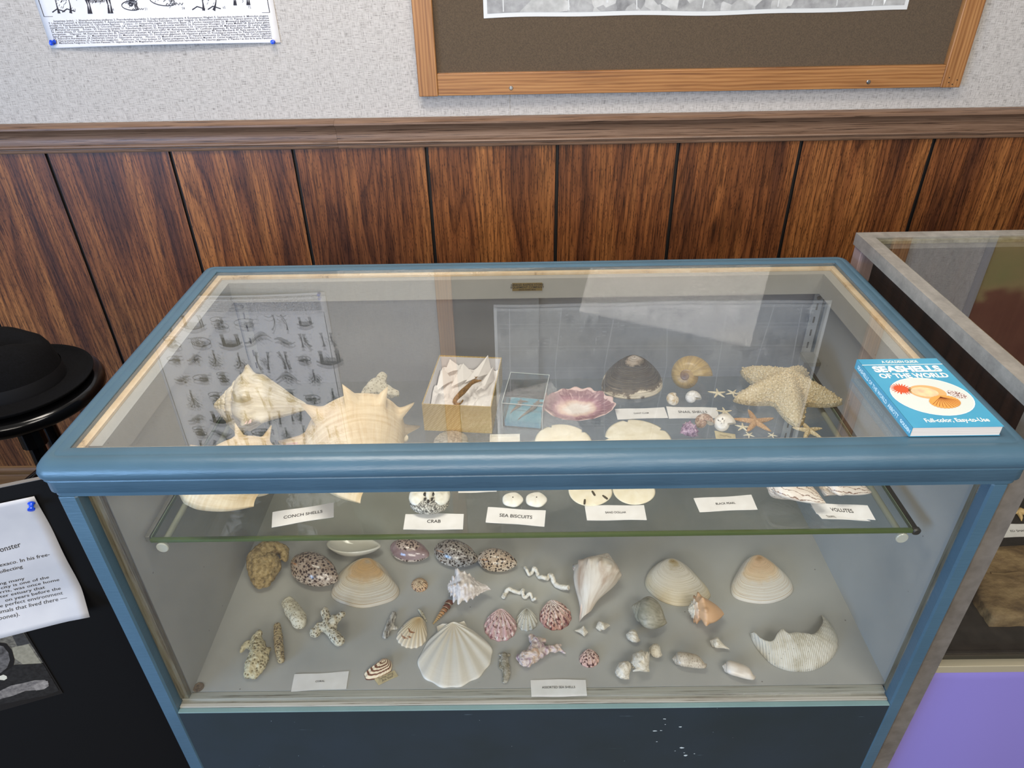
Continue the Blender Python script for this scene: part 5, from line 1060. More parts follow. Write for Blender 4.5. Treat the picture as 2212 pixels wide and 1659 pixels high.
# grey moon-like whelk & peach conch
shell('whelk_shell', gastro([(.5, -.45), (.75, -.55), (1.0, -.85), (1.02, -1.2), (.85, -1.6), (.5, -1.95), (.2, -2.1)], .60, 5, 44, 26, flare=(.7, .25, .6, .4)), pxdir((1430, 1335), (1362, 1312), ZD, .1), .2, (1360, 1292, 1446, 1355), ZD, M_GREYMOON, 'smooth grey-brown coiled shell in front of the brown-flecked clam', mouth=M_GREYMOON)
shell('conch_shell', gastro([(.45, -.50), (.65, -.55), (1.0, -.80), (.97, -1.05), (.78, -1.5), (.5, -2.0), (.25, -2.3)], .64, 6, 56, 30, spine=[(.28, .08, .28, 18, 4)], flare=(.65, .35, .6, .4)), pxdir((1560, 1318), (1483, 1320), ZD, .12), .2, (1480, 1283, 1570, 1348), ZD, mat('peach_white_conch', rough=.42, fn=lambda nt, o, u: ramp(nt, math_(nt, 'ADD', math_(nt, 'DIVIDE', _sx(nt, u), 6.0), math_(nt, 'MULTIPLY', noise(nt, o, 60, 3), .06)), [(.70, hexc('d9cfbd')), (.80, hexc('e6dccb')), (.88, hexc('d8a67c')), (1, hexc('d9ae86'))])), 'small peach-orange conch with a knobbed white spire, beside the grey coiled shell', mouth=M_PEACH)
# murex
shell('murex_shell', gastro([(.45, -.42), (.7, -.5), (1.0, -.75), (.98, -1.05), (.80, -1.45), (.5, -1.8), (.28, -2.1), (.2, -2.45)], .60, 5, 90, 40, spine=[(.22, .05, .42, 14, 5), (.40, .04, .22, 14, 5), (.55, .04, .25, 14, 5), (.70, .04, .30, 14, 5), (.85, .05, .5, 14, 5)], cord=(.02, 12), wob=.05), pxdir((1058, 1262), (975, 1268), ZD, .12), .1, (965, 1227, 1062, 1306), ZD, M_MUREX, 'spiky white murex shell in front of the dark spotted cowrie', mouth=M_MUREX)
# olive shells
def olive(nm, bbox, ax, m, label):
    g = gastro([(.52, -.42), (.80, -.56), (.98, -.95), (1.0, -1.6), (.98, -2.4), (.88, -3.1), (.70, -3.42), (.40, -3.55), (.1, -3.58)], .52, 5, 40, 26); return shell(nm, g, pxdir(ax[1], ax[0], ZD, .0), .2, bbox, ZD, m, label, mouth=M_PALE)
def _ol(nt, o, u):
    g = noise(nt, mapv(nt, u, (20, 30, 1)), 1, 4, .7); b_ = ramp(nt, noise(nt, o, 70, 3), [(.3, hexc('b5a894')), (.7, hexc('d8cdbd'))]); return mix(nt, ramp(nt, g, [(.56, 0.), (.62, .85)]), b_, hexc('6b5240'))
olive('olive_shell', (1451, 1408, 1528, 1444), ((1453, 1420), (1525, 1430)), mat('lettered_olive', rough=.28, fn=_ol), 'olive shell with brown lettered markings, left of the white olive shell')
olive('olive_shell', (1558, 1428, 1635, 1468), ((1560, 1434), (1633, 1455)), mat('white_olive', rough=.28, fn=lambda nt, o, u: mix(nt, ramp(nt, noise(nt, mapv(nt, u, (26, 30, 1)), 1, 4, .7), [(.66, 0.), (.70, .5)]), ramp(nt, noise(nt, o, 70, 3), [(.3, hexc('d5c7b6')), (.7, hexc('e9e1d6'))]), hexc('8a7666'))), 'white olive shell below the small pear-shaped whelk')
def small(nm, prof, q, turns, bbox, a, b_, label, m=M_PALE, roll=.2, z=ZD, tilt=.08, **k):
    return shell(nm, gastro(prof, q, turns, 40, 22, **k), pxdir(b_, a, z, tilt), roll, bbox, z, m, label, mouth=M_PALE)
PR1 = [(.5, -.5), (.72, -.6), (1, -.95), (.92, -1.3), (.6, -1.8), (.3, -2.4), (.14, -2.9)]
small('murex_shell', PR1, .6, 5, (1238, 1352, 1271, 1375), (1269, 1362), (1240, 1358), 'tiny angular cream shell below the tip of the large whelk', spine=[(.3, .08, .3, 12, 2)], roll=0)
small('whelk_shell', PR1[:-1], .6, 5, (1286, 1342, 1319, 1363), (1288, 1356), (1316, 1348), 'tiny grey coiled shell right of the tip of the large whelk', roll=.3)
small('whelk_shell', PR1, .58, 5, (1533, 1376, 1577, 1403), (1534, 1382), (1576, 1397), 'tiny pear-shaped cream whelk below the peach conch', roll=.3, spine=[(.3, .08, .08, 18, 2)])
small('nerite_shell', [(.35, -.2), (.7, -.35), (1, -.8), (.9, -1.3), (.5, -1.6), (.2, -1.7)], .5, 4, (1399, 1392, 1434, 1419), (1401, 1400), (1432, 1412), 'tiny grey basket shell with crossed ridges', M_PALE, cord=(.035, 9), ribs=(.04, 22))
small('cockle_shell', [(.3, -.2), (.6, -.3), (1, -.8), (.95, -1.3), (.6, -1.65), (.2, -1.8)], .45, 3.5, (1352, 1360, 1384, 1388), (1354, 1370), (1382, 1378), 'tiny white ribbed shell under the grey coiled shell', ribs=(.07, 11))
small('murex_shell', [(.3, -.25), (.6, -.35), (1, -.8), (.95, -1.3), (.6, -1.65), (.2, -1.8)], .48, 4, (1360, 1405, 1406, 1450), (1364, 1415), (1400, 1445), 'small white shell with a row of short spines along one side', spine=[(.60, .05, .75, 26, 4), (.25, .05, .2, 22, 2)], roll=.4)
small('murex_shell', [(.3, -.25), (.6, -.35), (1, -.8), (.95, -1.3), (.6, -1.65), (.2, -1.8)], .48, 4, (1328, 1428, 1365, 1468), (1334, 1434), (1358, 1464), 'small white ridged shell nearest the ASSORTED SEA SHELLS card', ribs=(.07, 9), cord=(.03, 6), roll=.2)
# corals
def wpt(px, py, h, r, z=None): p = at(px, py, ZD if z is None else z); return (p[0], p[1], h, r)
V, F, uv = blob([[wpt(622, 1304, .012, .013), wpt(630, 1318, .013, .0150), wpt(645, 1340, .015, .0155), wpt(648, 1348, .014, .014)]], .0013, .0004, 260, .0014, 120)
tag(build('coral_piece', fit(V, (606, 1290, 665, 1357), ZD), F, M_COR3), 'pale peanut-shaped coral lump below the leftmost cowrie', 'coral')
V, F, uv = blob([[wpt(680, 1360, .012, .009), wpt(690, 1350, .014, .008), wpt(705, 1352, .015, .009), wpt(716, 1362, .013, .009), wpt(730, 1378, .012, .0095)], [wpt(705, 1352, .016, .008), wpt(706, 1335, .020, .0075), wpt(702, 1326, .024, .007)], [wpt(712, 1348, .018, .007), wpt(730, 1338, .022, .006), wpt(740, 1332, .025, .005)], [wpt(716, 1362, .008, .007), wpt(722, 1340, .022, .007)]], .0012, .0006, 330, .0012, 190)
tag(build('coral_piece', fit(V, (667, 1313, 748, 1395), ZD), F, M_COR4), 'knobbly branching coral right of the pale peanut-shaped lump', 'coral')
V, F, uv = blob([[wpt(540, 1452, .010, .009), wpt(548, 1435, .012, .0125), wpt(560, 1415, .014, .0145), wpt(562, 1395, .014, .014), wpt(558, 1378, .016, .009)], [wpt(556, 1396, .013, .008), wpt(540, 1388, .012, .007), wpt(528, 1392, .010, .005), wpt(521, 1402, .008, .003)], [wpt(568, 1410, .012, .010), wpt(578, 1405, .012, .008), wpt(585, 1398, .010, .004)], [wpt(558, 1380, .018, .008), wpt(566, 1370, .020, .006)], [wpt(572, 1420, .010, .010), wpt(566, 1436, .010, .009), wpt(552, 1455, .009, .007)]], .0012, .0005, 230, .0014, 150)
tag(build('coral_piece', fit(V, (515, 1364, 589, 1464), ZD), F, M_COR1), 'tall tan honeycomb coral, leftmost piece on the deck', 'coral')
V, F, uv = blob([[wpt(600, 1358, .006, .0052), wpt(602, 1380, .007, .0066), wpt(604, 1400, .007, .0064), wpt(607, 1418, .006, .0052)]], .0009, .0004, 400, .0006, 300)
tag(build('coral_piece', fit(V, (588, 1352, 618, 1426), ZD), F, M_COR2), 'thin brown stick of coral beside the tall honeycomb coral', 'coral')
# shards
def shard(nm, chain, bbox, m, label, cat='seashell', vox=.001, lump=.0012, lsc=200, flat=.6):
    V, F, uv = blob(chain, vox, 0, 1, lump, lsc); V[:, 2] *= flat; return tag(build(nm, fit(V, bbox, ZD), F, m), label, cat)
shard('shell_shard', [[wpt(851, 1326, .006, .005), wpt(846, 1340, .006, .006), wpt(840, 1355, .006, .0065), wpt(834, 1370, .005, .0055)], [wpt(846, 1352, .004, .005), wpt(856, 1353, .004, .003)]], (826, 1320, 859, 1381), mat('grey_striped_shard', rough=.5, fn=lambda nt, o, u: (lambda g: (ramp(nt, g, [(.36, hexc('3f3a35')), (.48, hexc('97928a')), (.62, hexc('cfcabf'))]), g))(noise(nt, mapv(nt, o, (260, 60, 60), rot=(0, 0, -.35)), 1, 4, .7)), bump=(.8, .002)), 'grey streaked shell shard left of the tan cockle')
shard('shell_shard', [[wpt(905, 1319, .004, .0022), wpt(910, 1325, .004, .0034), wpt(916, 1335, .003, .002), wpt(921, 1342, .002, .001)]], (902, 1315, 923, 1343), M_COR3, 'tiny white shell chip touching the top of the tan cockle', vox=.0005, lump=.0006)
shard('shell_shard', [[wpt(1088, 1418, .005, .0055), wpt(1089, 1432, .006, .0066), wpt(1092, 1450, .005, .006), wpt(1090, 1466, .004, .0042)], [wpt(1082, 1440, .004, .004), wpt(1080, 1426, .003, .003)], [wpt(1096, 1416, .004, .003)], [wpt(1079, 1415, .003, .0025)]], (1075, 1412, 1105, 1473), M_NACRE, 'dark pearly shell shard below the pink flecked scallop')
shard('oyster_shell', [[wpt(1135, 1425, .012, .012), wpt(1150, 1415, .014, .013), wpt(1160, 1400, .014, .011), wpt(1155, 1385, .014, .008), wpt(1145, 1378, .012, .005)], [wpt(1165, 1410, .012, .009), wpt(1185, 1402, .012, .006), wpt(1205, 1400, .010, .005), wpt(1218, 1407, .008, .002)], [wpt(1160, 1385, .012, .007), wpt(1172, 1385, .012, .005)], [wpt(1200, 1398, .010, .005), wpt(1207, 1392, .009, .003)], [wpt(1125, 1418, .008, .006), wpt(1118, 1412, .007, .003)]], (1115, 1368, 1222, 1442), M_FRAG, 'rough purple and cream oyster with folded points, right of the large white scallop', lump=.0035, lsc=130, flat=.9, vox=.0011)
# broken crescent of a large cockle
top = [(1621, 1366), (1631, 1365), (1645, 1378), (1668, 1383), (1680, 1365), (1690, 1357), (1702, 1366), (1720, 1364), (1740, 1366), (1757, 1368), (1770, 1355), (1777, 1340), (1773, 1328)]
bot = [(1620, 1370), (1626, 1385), (1640, 1402), (1655, 1425), (1675, 1440), (1700, 1449), (1728, 1450), (1752, 1446), (1775, 1437), (1792, 1424), (1805, 1400), (1810, 1385), (1788, 1337)]
ti = catmull(np.array(top), 6, closed=False); bi = catmull(np.array([(1620, 1370), (1630, 1392), (1645, 1412), (1665, 1432), (1690, 1444), (1720, 1449), (1750, 1447), (1777, 1436), (1795, 1420), (1808, 1398), (1808, 1375), (1795, 1350), (1776, 1329)]), 6, closed=False)
n = len(ti); K = 12; V = []; uv = []
for lay_ in (0, 1):
    for k in range(K+1):
        q = k/K
        for i in range(n):
            u = i/(n-1); B = at(*bi[i], ZD); hz_ = .026*math.sin(PI*min(1, max(0, u)))**.7+.002; T_ = at(*ti[i], ZD+hz_); T_ = T_.copy()
            p = B*(1-q)+T_*q; p[2] = ZD+.001+(hz_)*math.sin(q*PI/2)**.8 + (.0006*math.sin(i*2.2) if 0 < k < K else 0) + (.0012*mn.noise(Vector((i*1.3, 5, 1))) if k == K else 0)
            if lay_: c = np.array([B[0]*.0+1.0*p[0], p[1]+.0016, p[2]-.0018]); p = c; p[2] = max(p[2], ZD)
            V.append(p); uv.append((u, q))
q0 = lambda l, k, i: l*(K+1)*n+k*n+i
F = [(q0(0, k, i), q0(0, k, i+1), q0(0, k+1, i+1), q0(0, k+1, i)) for k in range(K) for i in range(n-1)]+[(q0(1, k, i), q0(1, k+1, i), q0(1, k+1, i+1), q0(1, k, i+1)) for k in range(K) for i in range(n-1)]
F += [(q0(0, K, i), q0(0, K, i+1), q0(1, K, i+1), q0(1, K, i)) for i in range(n-1)]+[(q0(0, 0, i+1), q0(0, 0, i), q0(1, 0, i), q0(1, 0, i+1)) for i in range(n-1)]
F += [(q0(0, k+1, 0), q0(0, k, 0), q0(1, k, 0), q0(1, k+1, 0)) for k in range(K)]+[(q0(0, k, n-1), q0(0, k+1, n-1), q0(1, k+1, n-1), q0(1, k, n-1)) for k in range(K)]
tag(build('cockle_shell', fit(np.array(V), (1620, 1328, 1811, 1452), ZD), F, M_BROKE, uv=uv), 'large broken crescent of a white ribbed shell at the front right of the deck', 'seashell')
# cards on the deck
card([(636, 1458), (754, 1451), (748, 1488), (629, 1494)], ZD, 'white name card reading CORAL on the lower deck', 'CORAL', tw=.17, tsize=1.0)
card([(1146, 1469), (1265, 1469), (1268, 1504), (1148, 1506)], ZD, 'white name card reading ASSORTED SEA SHELLS on the lower deck', 'ASSORTED SEA SHELLS', tw=.60, tsize=1.1, off=(0, .03))
M_TAN = mat('tan_tag_paper', rough=.8, fn=lambda nt, o, u: ramp(nt, noise(nt, o, 150, 3), [(.3, hexc('b0a27f')), (.7, hexc('c6b993'))]))
card([(809, 1469), (852, 1448), (860, 1461), (818, 1481)], ZD, 'small tan handwritten tag under the zigzag striped ark shell', ['Turkey Wing', 'Ark Shell'], tw=[.72, .58], tsize=1.2, mm=M_TAN, nm='paper_tag', hand=True, ink=mat('pencil', '5c564c', .7), group=None, cat='tag', curl=.0015)
# ================================================================== THINGS ON THE GLASS SHELF
ZT_ = ZS+.0004
CON = [(.42, -.42), (.60, -.50), (.86, -.62), (1.0, -.80), (.95, -1.05), (.80, -1.40), (.58, -1.85), (.36, -2.25), (.20, -2.6)]
CON1 = [(.46, -.52), (.62, -.60), (.86, -.72), (1.0, -.90), (.98, -1.2), (.86, -1.55), (.62, -1.95), (.36, -2.3), (.20, -2.55)]
shell('conch_shell', gastro(CON1, .62, 6, 72, 40, spine=[(.33, .045, .30, 26, 5), (.50, .05, .10, 20, 5), (.52, .06, .07, 16, 3)], flare=(.60, .45, .55, .45), wob=.02), pxdir((660, 865), (470, 885), ZS, .15), .3, (465, 783, 668, 948), ZT_, M_CONCHW, 'weathered pale conch with a row of blunt spikes, back left of the glass shelf', mouth=M_PINK)
CON2 = [(.48, -.60), (.64, -.66), (.86, -.76), (1.0, -.92), (1.0, -1.2), (.98, -1.6), (.92, -2.05), (.78, -2.5), (.50, -2.9), (.20, -3.1)]
shell('conch_shell', gastro(CON2, .60, 6, 72, 42, spine=[(.30, .055, .50, 20, 7)], flare=(.45, .45, .5, .5), wob=.02), pxdir((800, 1118), (785, 830), ZS, .06), .1, (640, 784, 868, 1133), ZT_, M_CONCH, 'largest tan conch shell with long spikes, reaching under the front rail of the case', mouth=M_PINK)
shell('conch_shell', gastro([(.42, -.42), (.60, -.50), (.86, -.62), (1.0, -.80), (1.0, -1.15), (.95, -1.55), (.82, -1.95), (.58, -2.25), (.25, -2.35)], .60, 6, 72, 42, spine=[(.28, .06, .50, 18, 7)], flare=(.35, 1.0, .55, .6), wob=.02), pxdir((590, 1090), (495, 925), ZS, .05), .15, (375, 890, 596, 1128), ZT_, M_CONCH, 'cream conch with a broad flared lip at the front left corner of the glass shelf', mouth=M_PINK)
def wps(px, py, h, r): return wpt(px, py, h, r, ZS)
V, F, uv = blob([[wps(785, 848, .02, .012), wps(800, 842, .025, .018), wps(815, 835, .028, .020), wps(828, 842, .026, .017), wps(850, 845, .022, .010), wps(860, 845, .022, .008)], [wps(820, 832, .03, .014), wps(828, 822, .04, .011)]], .0015, .0008, 250, .002, 130)
tag(build('coral_piece', fit(V, (775, 805, 866, 864), ZT_), F, M_COR3), 'white porous coral with stubby knobs behind the largest conch', 'coral')
V, F, uv = blob([[wps(745, 948, .010, .004), wps(775, 948, .012, .006), wps(805, 952, .012, .0055), wps(840, 947, .012, .0065), wps(862, 944, .012, .009), wps(878, 944, .012, .008)], [wps(870, 950, .009, .007)]], .001, .0003, 300, .0012, 200)
tag(build('coral_piece', fit(V, (745, 935, 884, 962), ZT_), F, mat('bone_coral', rough=.7, fn=lambda nt, o, u: ramp(nt, noise(nt, o, 90), [(.3, hexc('dccba8')), (.7, hexc('ece2cc'))]))), 'thin white bone-shaped coral in front of the largest conch', 'coral')

# gold box with tissue, seahorse lying on it
a, b_ = at(917, 930, ZS), at(1063, 937, ZS); GXD = unit((b_-a)*np.array([1, 1, 0])); GYD = np.array([-GXD[1], GXD[0], 0]); GW_ = np.linalg.norm(b_-a)
GL_ = .152; GH = .0525
def gb(x, y, z): return a+GXD*x+GYD*y+np.array([0, 0, z-a[2]+ZS+.0005 if False else z+.0005])
gbx = tag(empty('gift_box', tuple(gb(GW_/2, GL_/2, 0))), 'open gold cardboard box lined with white tissue, holding a dried seahorse', 'box')
def _gold(nt, o, u):
    v = voro(nt, mapv(nt, o, (1, 1, 1), rot=(.6, .6, .6)), 330, rnd=.1); return ramp(nt, v, [(.2, hexc('dcc48a')), (.6, hexc('c4a766'))]), v
GOLD = mat('embossed_gold', rough=.35, metal=.3, fn=_gold, bump=(.35, .0006)); t = .0014
def gbox(nm, x0, x1, y0, y1, z0, z1, mm, par): m = MB().box(x0, x1, y0, y1, z0, z1); m.V = [tuple(gb(*v)) for v in m.V]; return m.build(nm, mm, par)
gbox('base', 0, GW_, 0, GL_, 0, t, GOLD, gbx)
for nm, q in (('front_wall', (0, GW_, 0, t)), ('back_wall', (0, GW_, GL_-t, GL_)), ('side_wall', (0, t, t+.0001, GL_-t-.0001)), ('side_wall', (GW_-t, GW_, t+.0001, GL_-t-.0001))): gbox(nm, *q, t+.0001, GH, GOLD, gbx)
LIN = mat('white_box_lining', 'd8d8dc', .7); q = t+.0003
for x0, x1, y0, y1 in ((q, GW_-q, q, q+.0006), (q, GW_-q, GL_-q-.0006, GL_-q), (q, q+.0006, q+.0008, GL_-q-.0008), (GW_-q-.0006, GW_-q, q+.0008, GL_-q-.0008)): gbox('lining', x0, x1, y0, y1, t+.0002, GH-.0015, LIN, gbx)
def tz(x, y):
    u, v = x/GW_, y/GL_; n1 = mn.noise(Vector((u*4.2, v*5, 1.3))); n2 = abs(mn.noise(Vector((u*7+3, v*6, 4)))); e = max(abs(u-.5), abs(v-.5))*2
    return .024 + .010*n1 + .014*n2 + .012*max(0, e-.7)/.3*(mn.noise(Vector((u*9, v*9, 8)))+.5)
V = []; nx, ny = 54, 70
for j in range(ny+1):
    for i in range(nx+1): x, y = .004+(GW_-.008)*i/nx, .004+(GL_-.008)*j/ny; V.append(gb(x, y, tz(x, y)))
F = [(j*(nx+1)+i, j*(nx+1)+i+1, (j+1)*(nx+1)+i+1, (j+1)*(nx+1)+i) for j in range(ny) for i in range(nx)]
m = MB(); m.V = [tuple(v) for v in V]; m.F = [list(f) for f in F]; m.mi = [0]*len(F)
for (pts) in (((.012, .125, .03), (.045, .138, .034), (.020, .144, .050)), ((.052, .10, .03), (.095, .135, .03), (.088, .146, .060)), ((.03, .09, .028), (.07, .12, .030), (.045, .135, .048)), ((.006, .07, .028), (.03, .11, .028), (.012, .115, .050)), ((.075, .075, .03), (.104, .11, .03), (.101, .115, .056)), ((.008, .03, .026), (.010, .07, .026), (.022, .055, .050))):
    P = [gb(*p) for p in pts]; c_ = (P[0]+P[1])/2+np.array([0, -.006, .006]); m.add([P[0], P[1], P[2], c_], [(0, 3, 2), (3, 1, 2)])
tis = m.build('tissue_paper', mat('white_tissue', 'e9e6e4', .7), gbx); s_ = tis.modifiers.new('s', 'SOLIDIFY'); s_.thickness = .0004
for pl in tis.data.polygons[:len(F)]: pl.use_smooth = False
# seahorse
zt = ZS+.046
sp_ = [(1040, 822), (1033, 823), (1024, 824), (1017, 829), (1010, 836), (1003, 843), (996, 850), (989, 857), (984, 863), (982, 869), (986, 873), (993, 872), (998, 868), (1000, 864)]
P = [at(x, y, zt) for x, y in sp_]; Q = catmull(np.array(P), 7, closed=False); k = len(Q); rad = []
for i in range(k):
    f = i/(k-1); r = np.interp(f, [0, .06, .14, .24, .42, .6, .8, 1], [.0014, .0019, .0050, .0042, .0062, .0045, .0026, .0012]); rad.append(.72*r*(1+.16*(i % 3 == 0)))
sh_ = tag(empty('dried_seahorse', tuple(P[6])), 'dried brown seahorse lying on white tissue in the gold box', 'seahorse')
M_SH = mat('seahorse_brown', rough=.6, fn=lambda nt, o, u: ramp(nt, noise(nt, o, 260, 3), [(.3, hexc('5a3f1e')), (.7, hexc('9c7640'))]))
m = MB(); m.tube(list(Q), rad, 12); auto(m.build('body', M_SH, sh_), 60)
m = MB(); rr_ = random.Random(2)
for i in range(4, k-14, 3):
    t_ = unit(Q[i+1]-Q[i-1]); nn = unit(np.cross(t_, (0, 0, 1)))
    for s_ in (-1, 1): c_ = Q[i]+nn*s_*rad[i]*.8; m.tube([c_, c_+nn*s_*.0022+np.array([0, 0, .0008])], [.0009, .0002], 5)
for dx in (-.002, .001, .004): c_ = Q[int(k*.13)]+np.array([0, .004, .003]); m.tube([c_, c_+np.array([dx, .003, .003])], [.001, .0002], 5)
m.build('spines', M_SH, sh_)
# clear plastic box with blue liner and dried pipefish
a2, b2 = at(1086, 924, ZS), at(1171, 931, ZS); AX = unit((b2-a2)*np.array([1, 1, 0])); AY = np.array([-AX[1], AX[0], 0]); AW = np.linalg.norm(b2-a2); AL_, AH = .092, .049
ab = lambda x, y, z: a2*np.array([1, 1, 0])+AX*x+AY*y+np.array([0, 0, ZS+.0005+z])
PL = glass_mat('clear_acrylic', (.95, .97, .97), .07)
abx = tag(empty('acrylic_box', tuple(ab(AW/2, AL_/2, 0))), 'small clear plastic box with a blue liner, right of the gold box', 'box')
def abox(nm, x0, x1, y0, y1, z0, z1, mm, par=None, **k): m = MB().box(x0, x1, y0, y1, z0, z1); m.V = [tuple(ab(*v)) for v in m.V]; return m.build(nm, mm, par or abx)
t = .0018
abox('base', 0, AW, 0, AL_, 0, t, PL)
for q in ((0, AW, 0, t), (0, AW, AL_-t, AL_), (0, t, t+.0001, AL_-t-.0001), (AW-t, AW, t+.0001, AL_-t-.0001)): abox('side_wall', *q, t+.0001, AH-.0125, PL)
abox('lid', -.0006, AW+.0006, -.0006, AL_+.0006, AH-.002, AH, PL)
EDG = mat('bright_plastic_edge', 'c9d2cf', .2)
for q in ((-.001, AW+.001, -.001, -.0002), (-.001, AW+.001, AL_+.0002, AL_+.001), (-.001, -.0002, 0, AL_), (AW+.0002, AW+.001, 0, AL_)): abox('lid_rim', *q, AH-.012, AH+.0002, PL); abox('edge_line', *q, AH-.0004, AH+.0006, EDG)
for q in ((-.0006, .0002), (AW-.0002, AW+.0006)): abox('edge_line', *q, -.0012, -.0004, .0, AH-.001, EDG)
abox('blue_liner', .003, AW-.003, .003, AL_-.02, t+.0002, .012, mat('blue_foam', '4aa0b8', .8))
M_PF = mat('pipefish_brown', rough=.6, fn=lambda nt, o, u: ramp(nt, noise(nt, o, 300, 3), [(.3, hexc('4a4034')), (.7, hexc('86765c'))]))
for (x0, y0, x1, y1, lb) in ((.021, .062, .012, .022, 'dried pipefish on the blue liner, left one of the pair'), (.052, .064, .027, .006, 'dried pipefish on the blue liner, longer right one of the pair')):
    pts = [ab(x0+(x1-x0)*f+.003*math.sin(f*5), y0+(y1-y0)*f, .0162-.003*f) for f in np.linspace(0, 1, 14)]
    m = MB(); m.tube(pts, [.0012, .0016, .0034, .0030, .0038, .0040, .0034, .0028, .0022, .0017, .0013, .001, .0008, .0005], 10); c_ = pts[2]
    m.tube([c_, c_+AX*.008+np.array([0, 0, .001]), c_+AX*.013], [.0022, .0014, .0004], 7); m.tube([pts[3], pts[3]-AX*.006+AY*.004], [.0014, .0005], 6)
    tag(auto(m.build('dried_pipefish', M_PF)), lb, 'dried fish', 'dried fish in the clear box')
# purple scallop lying open side up
def bowl(n=96, R_=26, ribs=15, D=.34, tilt=.2):
    V = []; uv = []
    for lay_ in (0, 1):
        for i in range(R_):
            r = .01+.99*i/(R_-1)
            for j in range(n):
                t = 2*PI*j/n; top = max(0, math.sin(t+.5)); rw = math.cos(ribs*t)
                rr_ = r*(1+.05*rw*top*max(0, r-.7)/.3); x = rr_*math.cos(t)*(1+.10*max(0, math.cos(t))**4); y = rr_*math.sin(t)*.68
                z = D*(r**2.4)*(.62+.38*math.sin(t+.5)) + .018*rw*r*r*(.3+top)*(1 if lay_ == 0 else 1); V.append((x, y, z+(.0 if lay_ == 0 else -.03*(1-.6*r)))); uv.append((j/n, r))
    q = lambda l, i, j: l*R_*n+i*n+j % n
    F = [(q(0, i, j), q(0, i+1, j), q(0, i+1, j+1), q(0, i, j+1)) for i in range(R_-1) for j in range(n)]+[(q(1, i, j), q(1, i, j+1), q(1, i+1, j+1), q(1, i+1, j)) for i in range(R_-1) for j in range(n)]
    F += [(q(0, R_-1, j), q(1, R_-1, j), q(1, R_-1, j+1), q(0, R_-1, j+1)) for j in range(n)]+[tuple(q(0, 0, j) for j in range(n)), tuple(q(1, 0, j) for j in range(n-1, -1, -1))]
    return np.array(V), F, np.array(uv)
def _purp(nt, o, u):
    sx = nd(nt, 'ShaderNodeSeparateXYZ'); L(nt, u, sx.inputs[0]); n1 = noise(nt, o, 40, 3); r = math_(nt, 'ADD', sx.outputs[1], math_(nt, 'MULTIPLY', math_(nt, 'SUBTRACT', n1, .5), .5))
    c = ramp(nt, r, [(.30, hexc('e9e2da')), (.50, hexc('dcc0b0')), (.62, hexc('a87882')), (.8, hexc('7c4a58')), (.97, hexc('8d6468')), (1, hexc('d6b8b0'))])
    return mix(nt, ramp(nt, noise(nt, mapv(nt, u, (60, 4, 1)), 1, 3), [(.5, 0.), (.7, .6)]), c, hexc('d6b4b0'))
put('scallop_shell', bowl(), ((1180, 868), (1325, 878)), (1175, 834, 1329, 910), ZT_, mat('purple_scallop', rough=.45, fn=_purp), 'purple-edged scallop lying open side up, right of the clear plastic box')
# dark clam
lay('clam_shell', [(1298, 850), (1302, 826), (1325, 806), (1352, 795), (1378, 795), (1405, 806), (1428, 826), (1434, 845), (1420, 862), (1385, 872), (1345, 872), (1312, 864)], (1368, 806), .028, ZT_, (1297, 768, 1434, 861), M_CLAMD, 'large dark brown ridged clam with a pale top, on the back of the glass shelf', cat='seashell', grow=.0006, gn=20, apex=.95, pw=(2.4, .55))
# snails
SN = [(.15, -.10), (.40, -.10), (.75, -.22), (1.0, -.62), (.98, -1.0), (.75, -1.35), (.45, -1.5), (.2, -1.5)]
def _sn(nt, o, u):
    tu = math_(nt, 'DIVIDE', _sx(nt, u), 5.0); c = ramp(nt, tu, [(.3, hexc('6b4e3c')), (.70, hexc('7a5c48')), (.82, hexc('a8894e')), (1, hexc('b89c60'))]); return mix(nt, ramp(nt, noise(nt, mapv(nt, u, (70, 2, 1)), 1, 3), [(.4, .35), (.55, 0.)]), c, hexc('5e4630'))
shell('snail_shell', gastro(SN, .47, 5, 60, 30), unit((-.42, -.80, .45)), .2, (1449, 769, 1541, 839), ZT_, mat('banded_snail', rough=.35, fn=_sn), 'large round tan snail shell with a dark central coil, beside the dark clam', mouth=M_PEACH)
shell('snail_shell', gastro(SN, .47, 5, 44, 22), unit((-.3, -.6, .7)), .2, (1481, 843, 1515, 871), ZT_, mat('white_snail', rough=.4, fn=lambda nt, o, u: ramp(nt, noise(nt, mapv(nt, u, (30, 3, 1)), 1, 3), [(.3, hexc('b9b4aa')), (.6, hexc('e3e0da'))])), 'small white coiled snail shell in front of the large tan snail', mouth=M_PALE)
shell('snail_shell', gastro(SN, .47, 5, 44, 22), unit((.3, -.5, .8)), .8, (1439, 848, 1467, 875), ZT_, mat('cream_snail', rough=.4, fn=lambda nt, o, u: ramp(nt, noise(nt, mapv(nt, u, (12, 3, 1)), 1, 3), [(.35, hexc('b59a6c')), (.6, hexc('ddd5c6'))])), 'tiny cream-and-tan snail shell just right of the dark clam', mouth=M_PALE)
shell('turban_shell', gastro(SN, .5, 5, 50, 26), unit((-.3, -.65, .6)), .3, (1543, 892, 1589, 933), ZT_, mat('spotted_turban', rough=.3, fn=lambda nt, o, u: mix(nt, ramp(nt, voro(nt, mapv(nt, u, (9, 3.5, 1)), 1), [(.26, .9), (.34, 0.)]), ramp(nt, noise(nt, o, 60), [(.3, hexc('ddd3c2')), (.7, hexc('efe9de'))]), hexc('3a2a1c'))), 'white spiral shell with rows of dark brown spots', mouth=M_PALE)
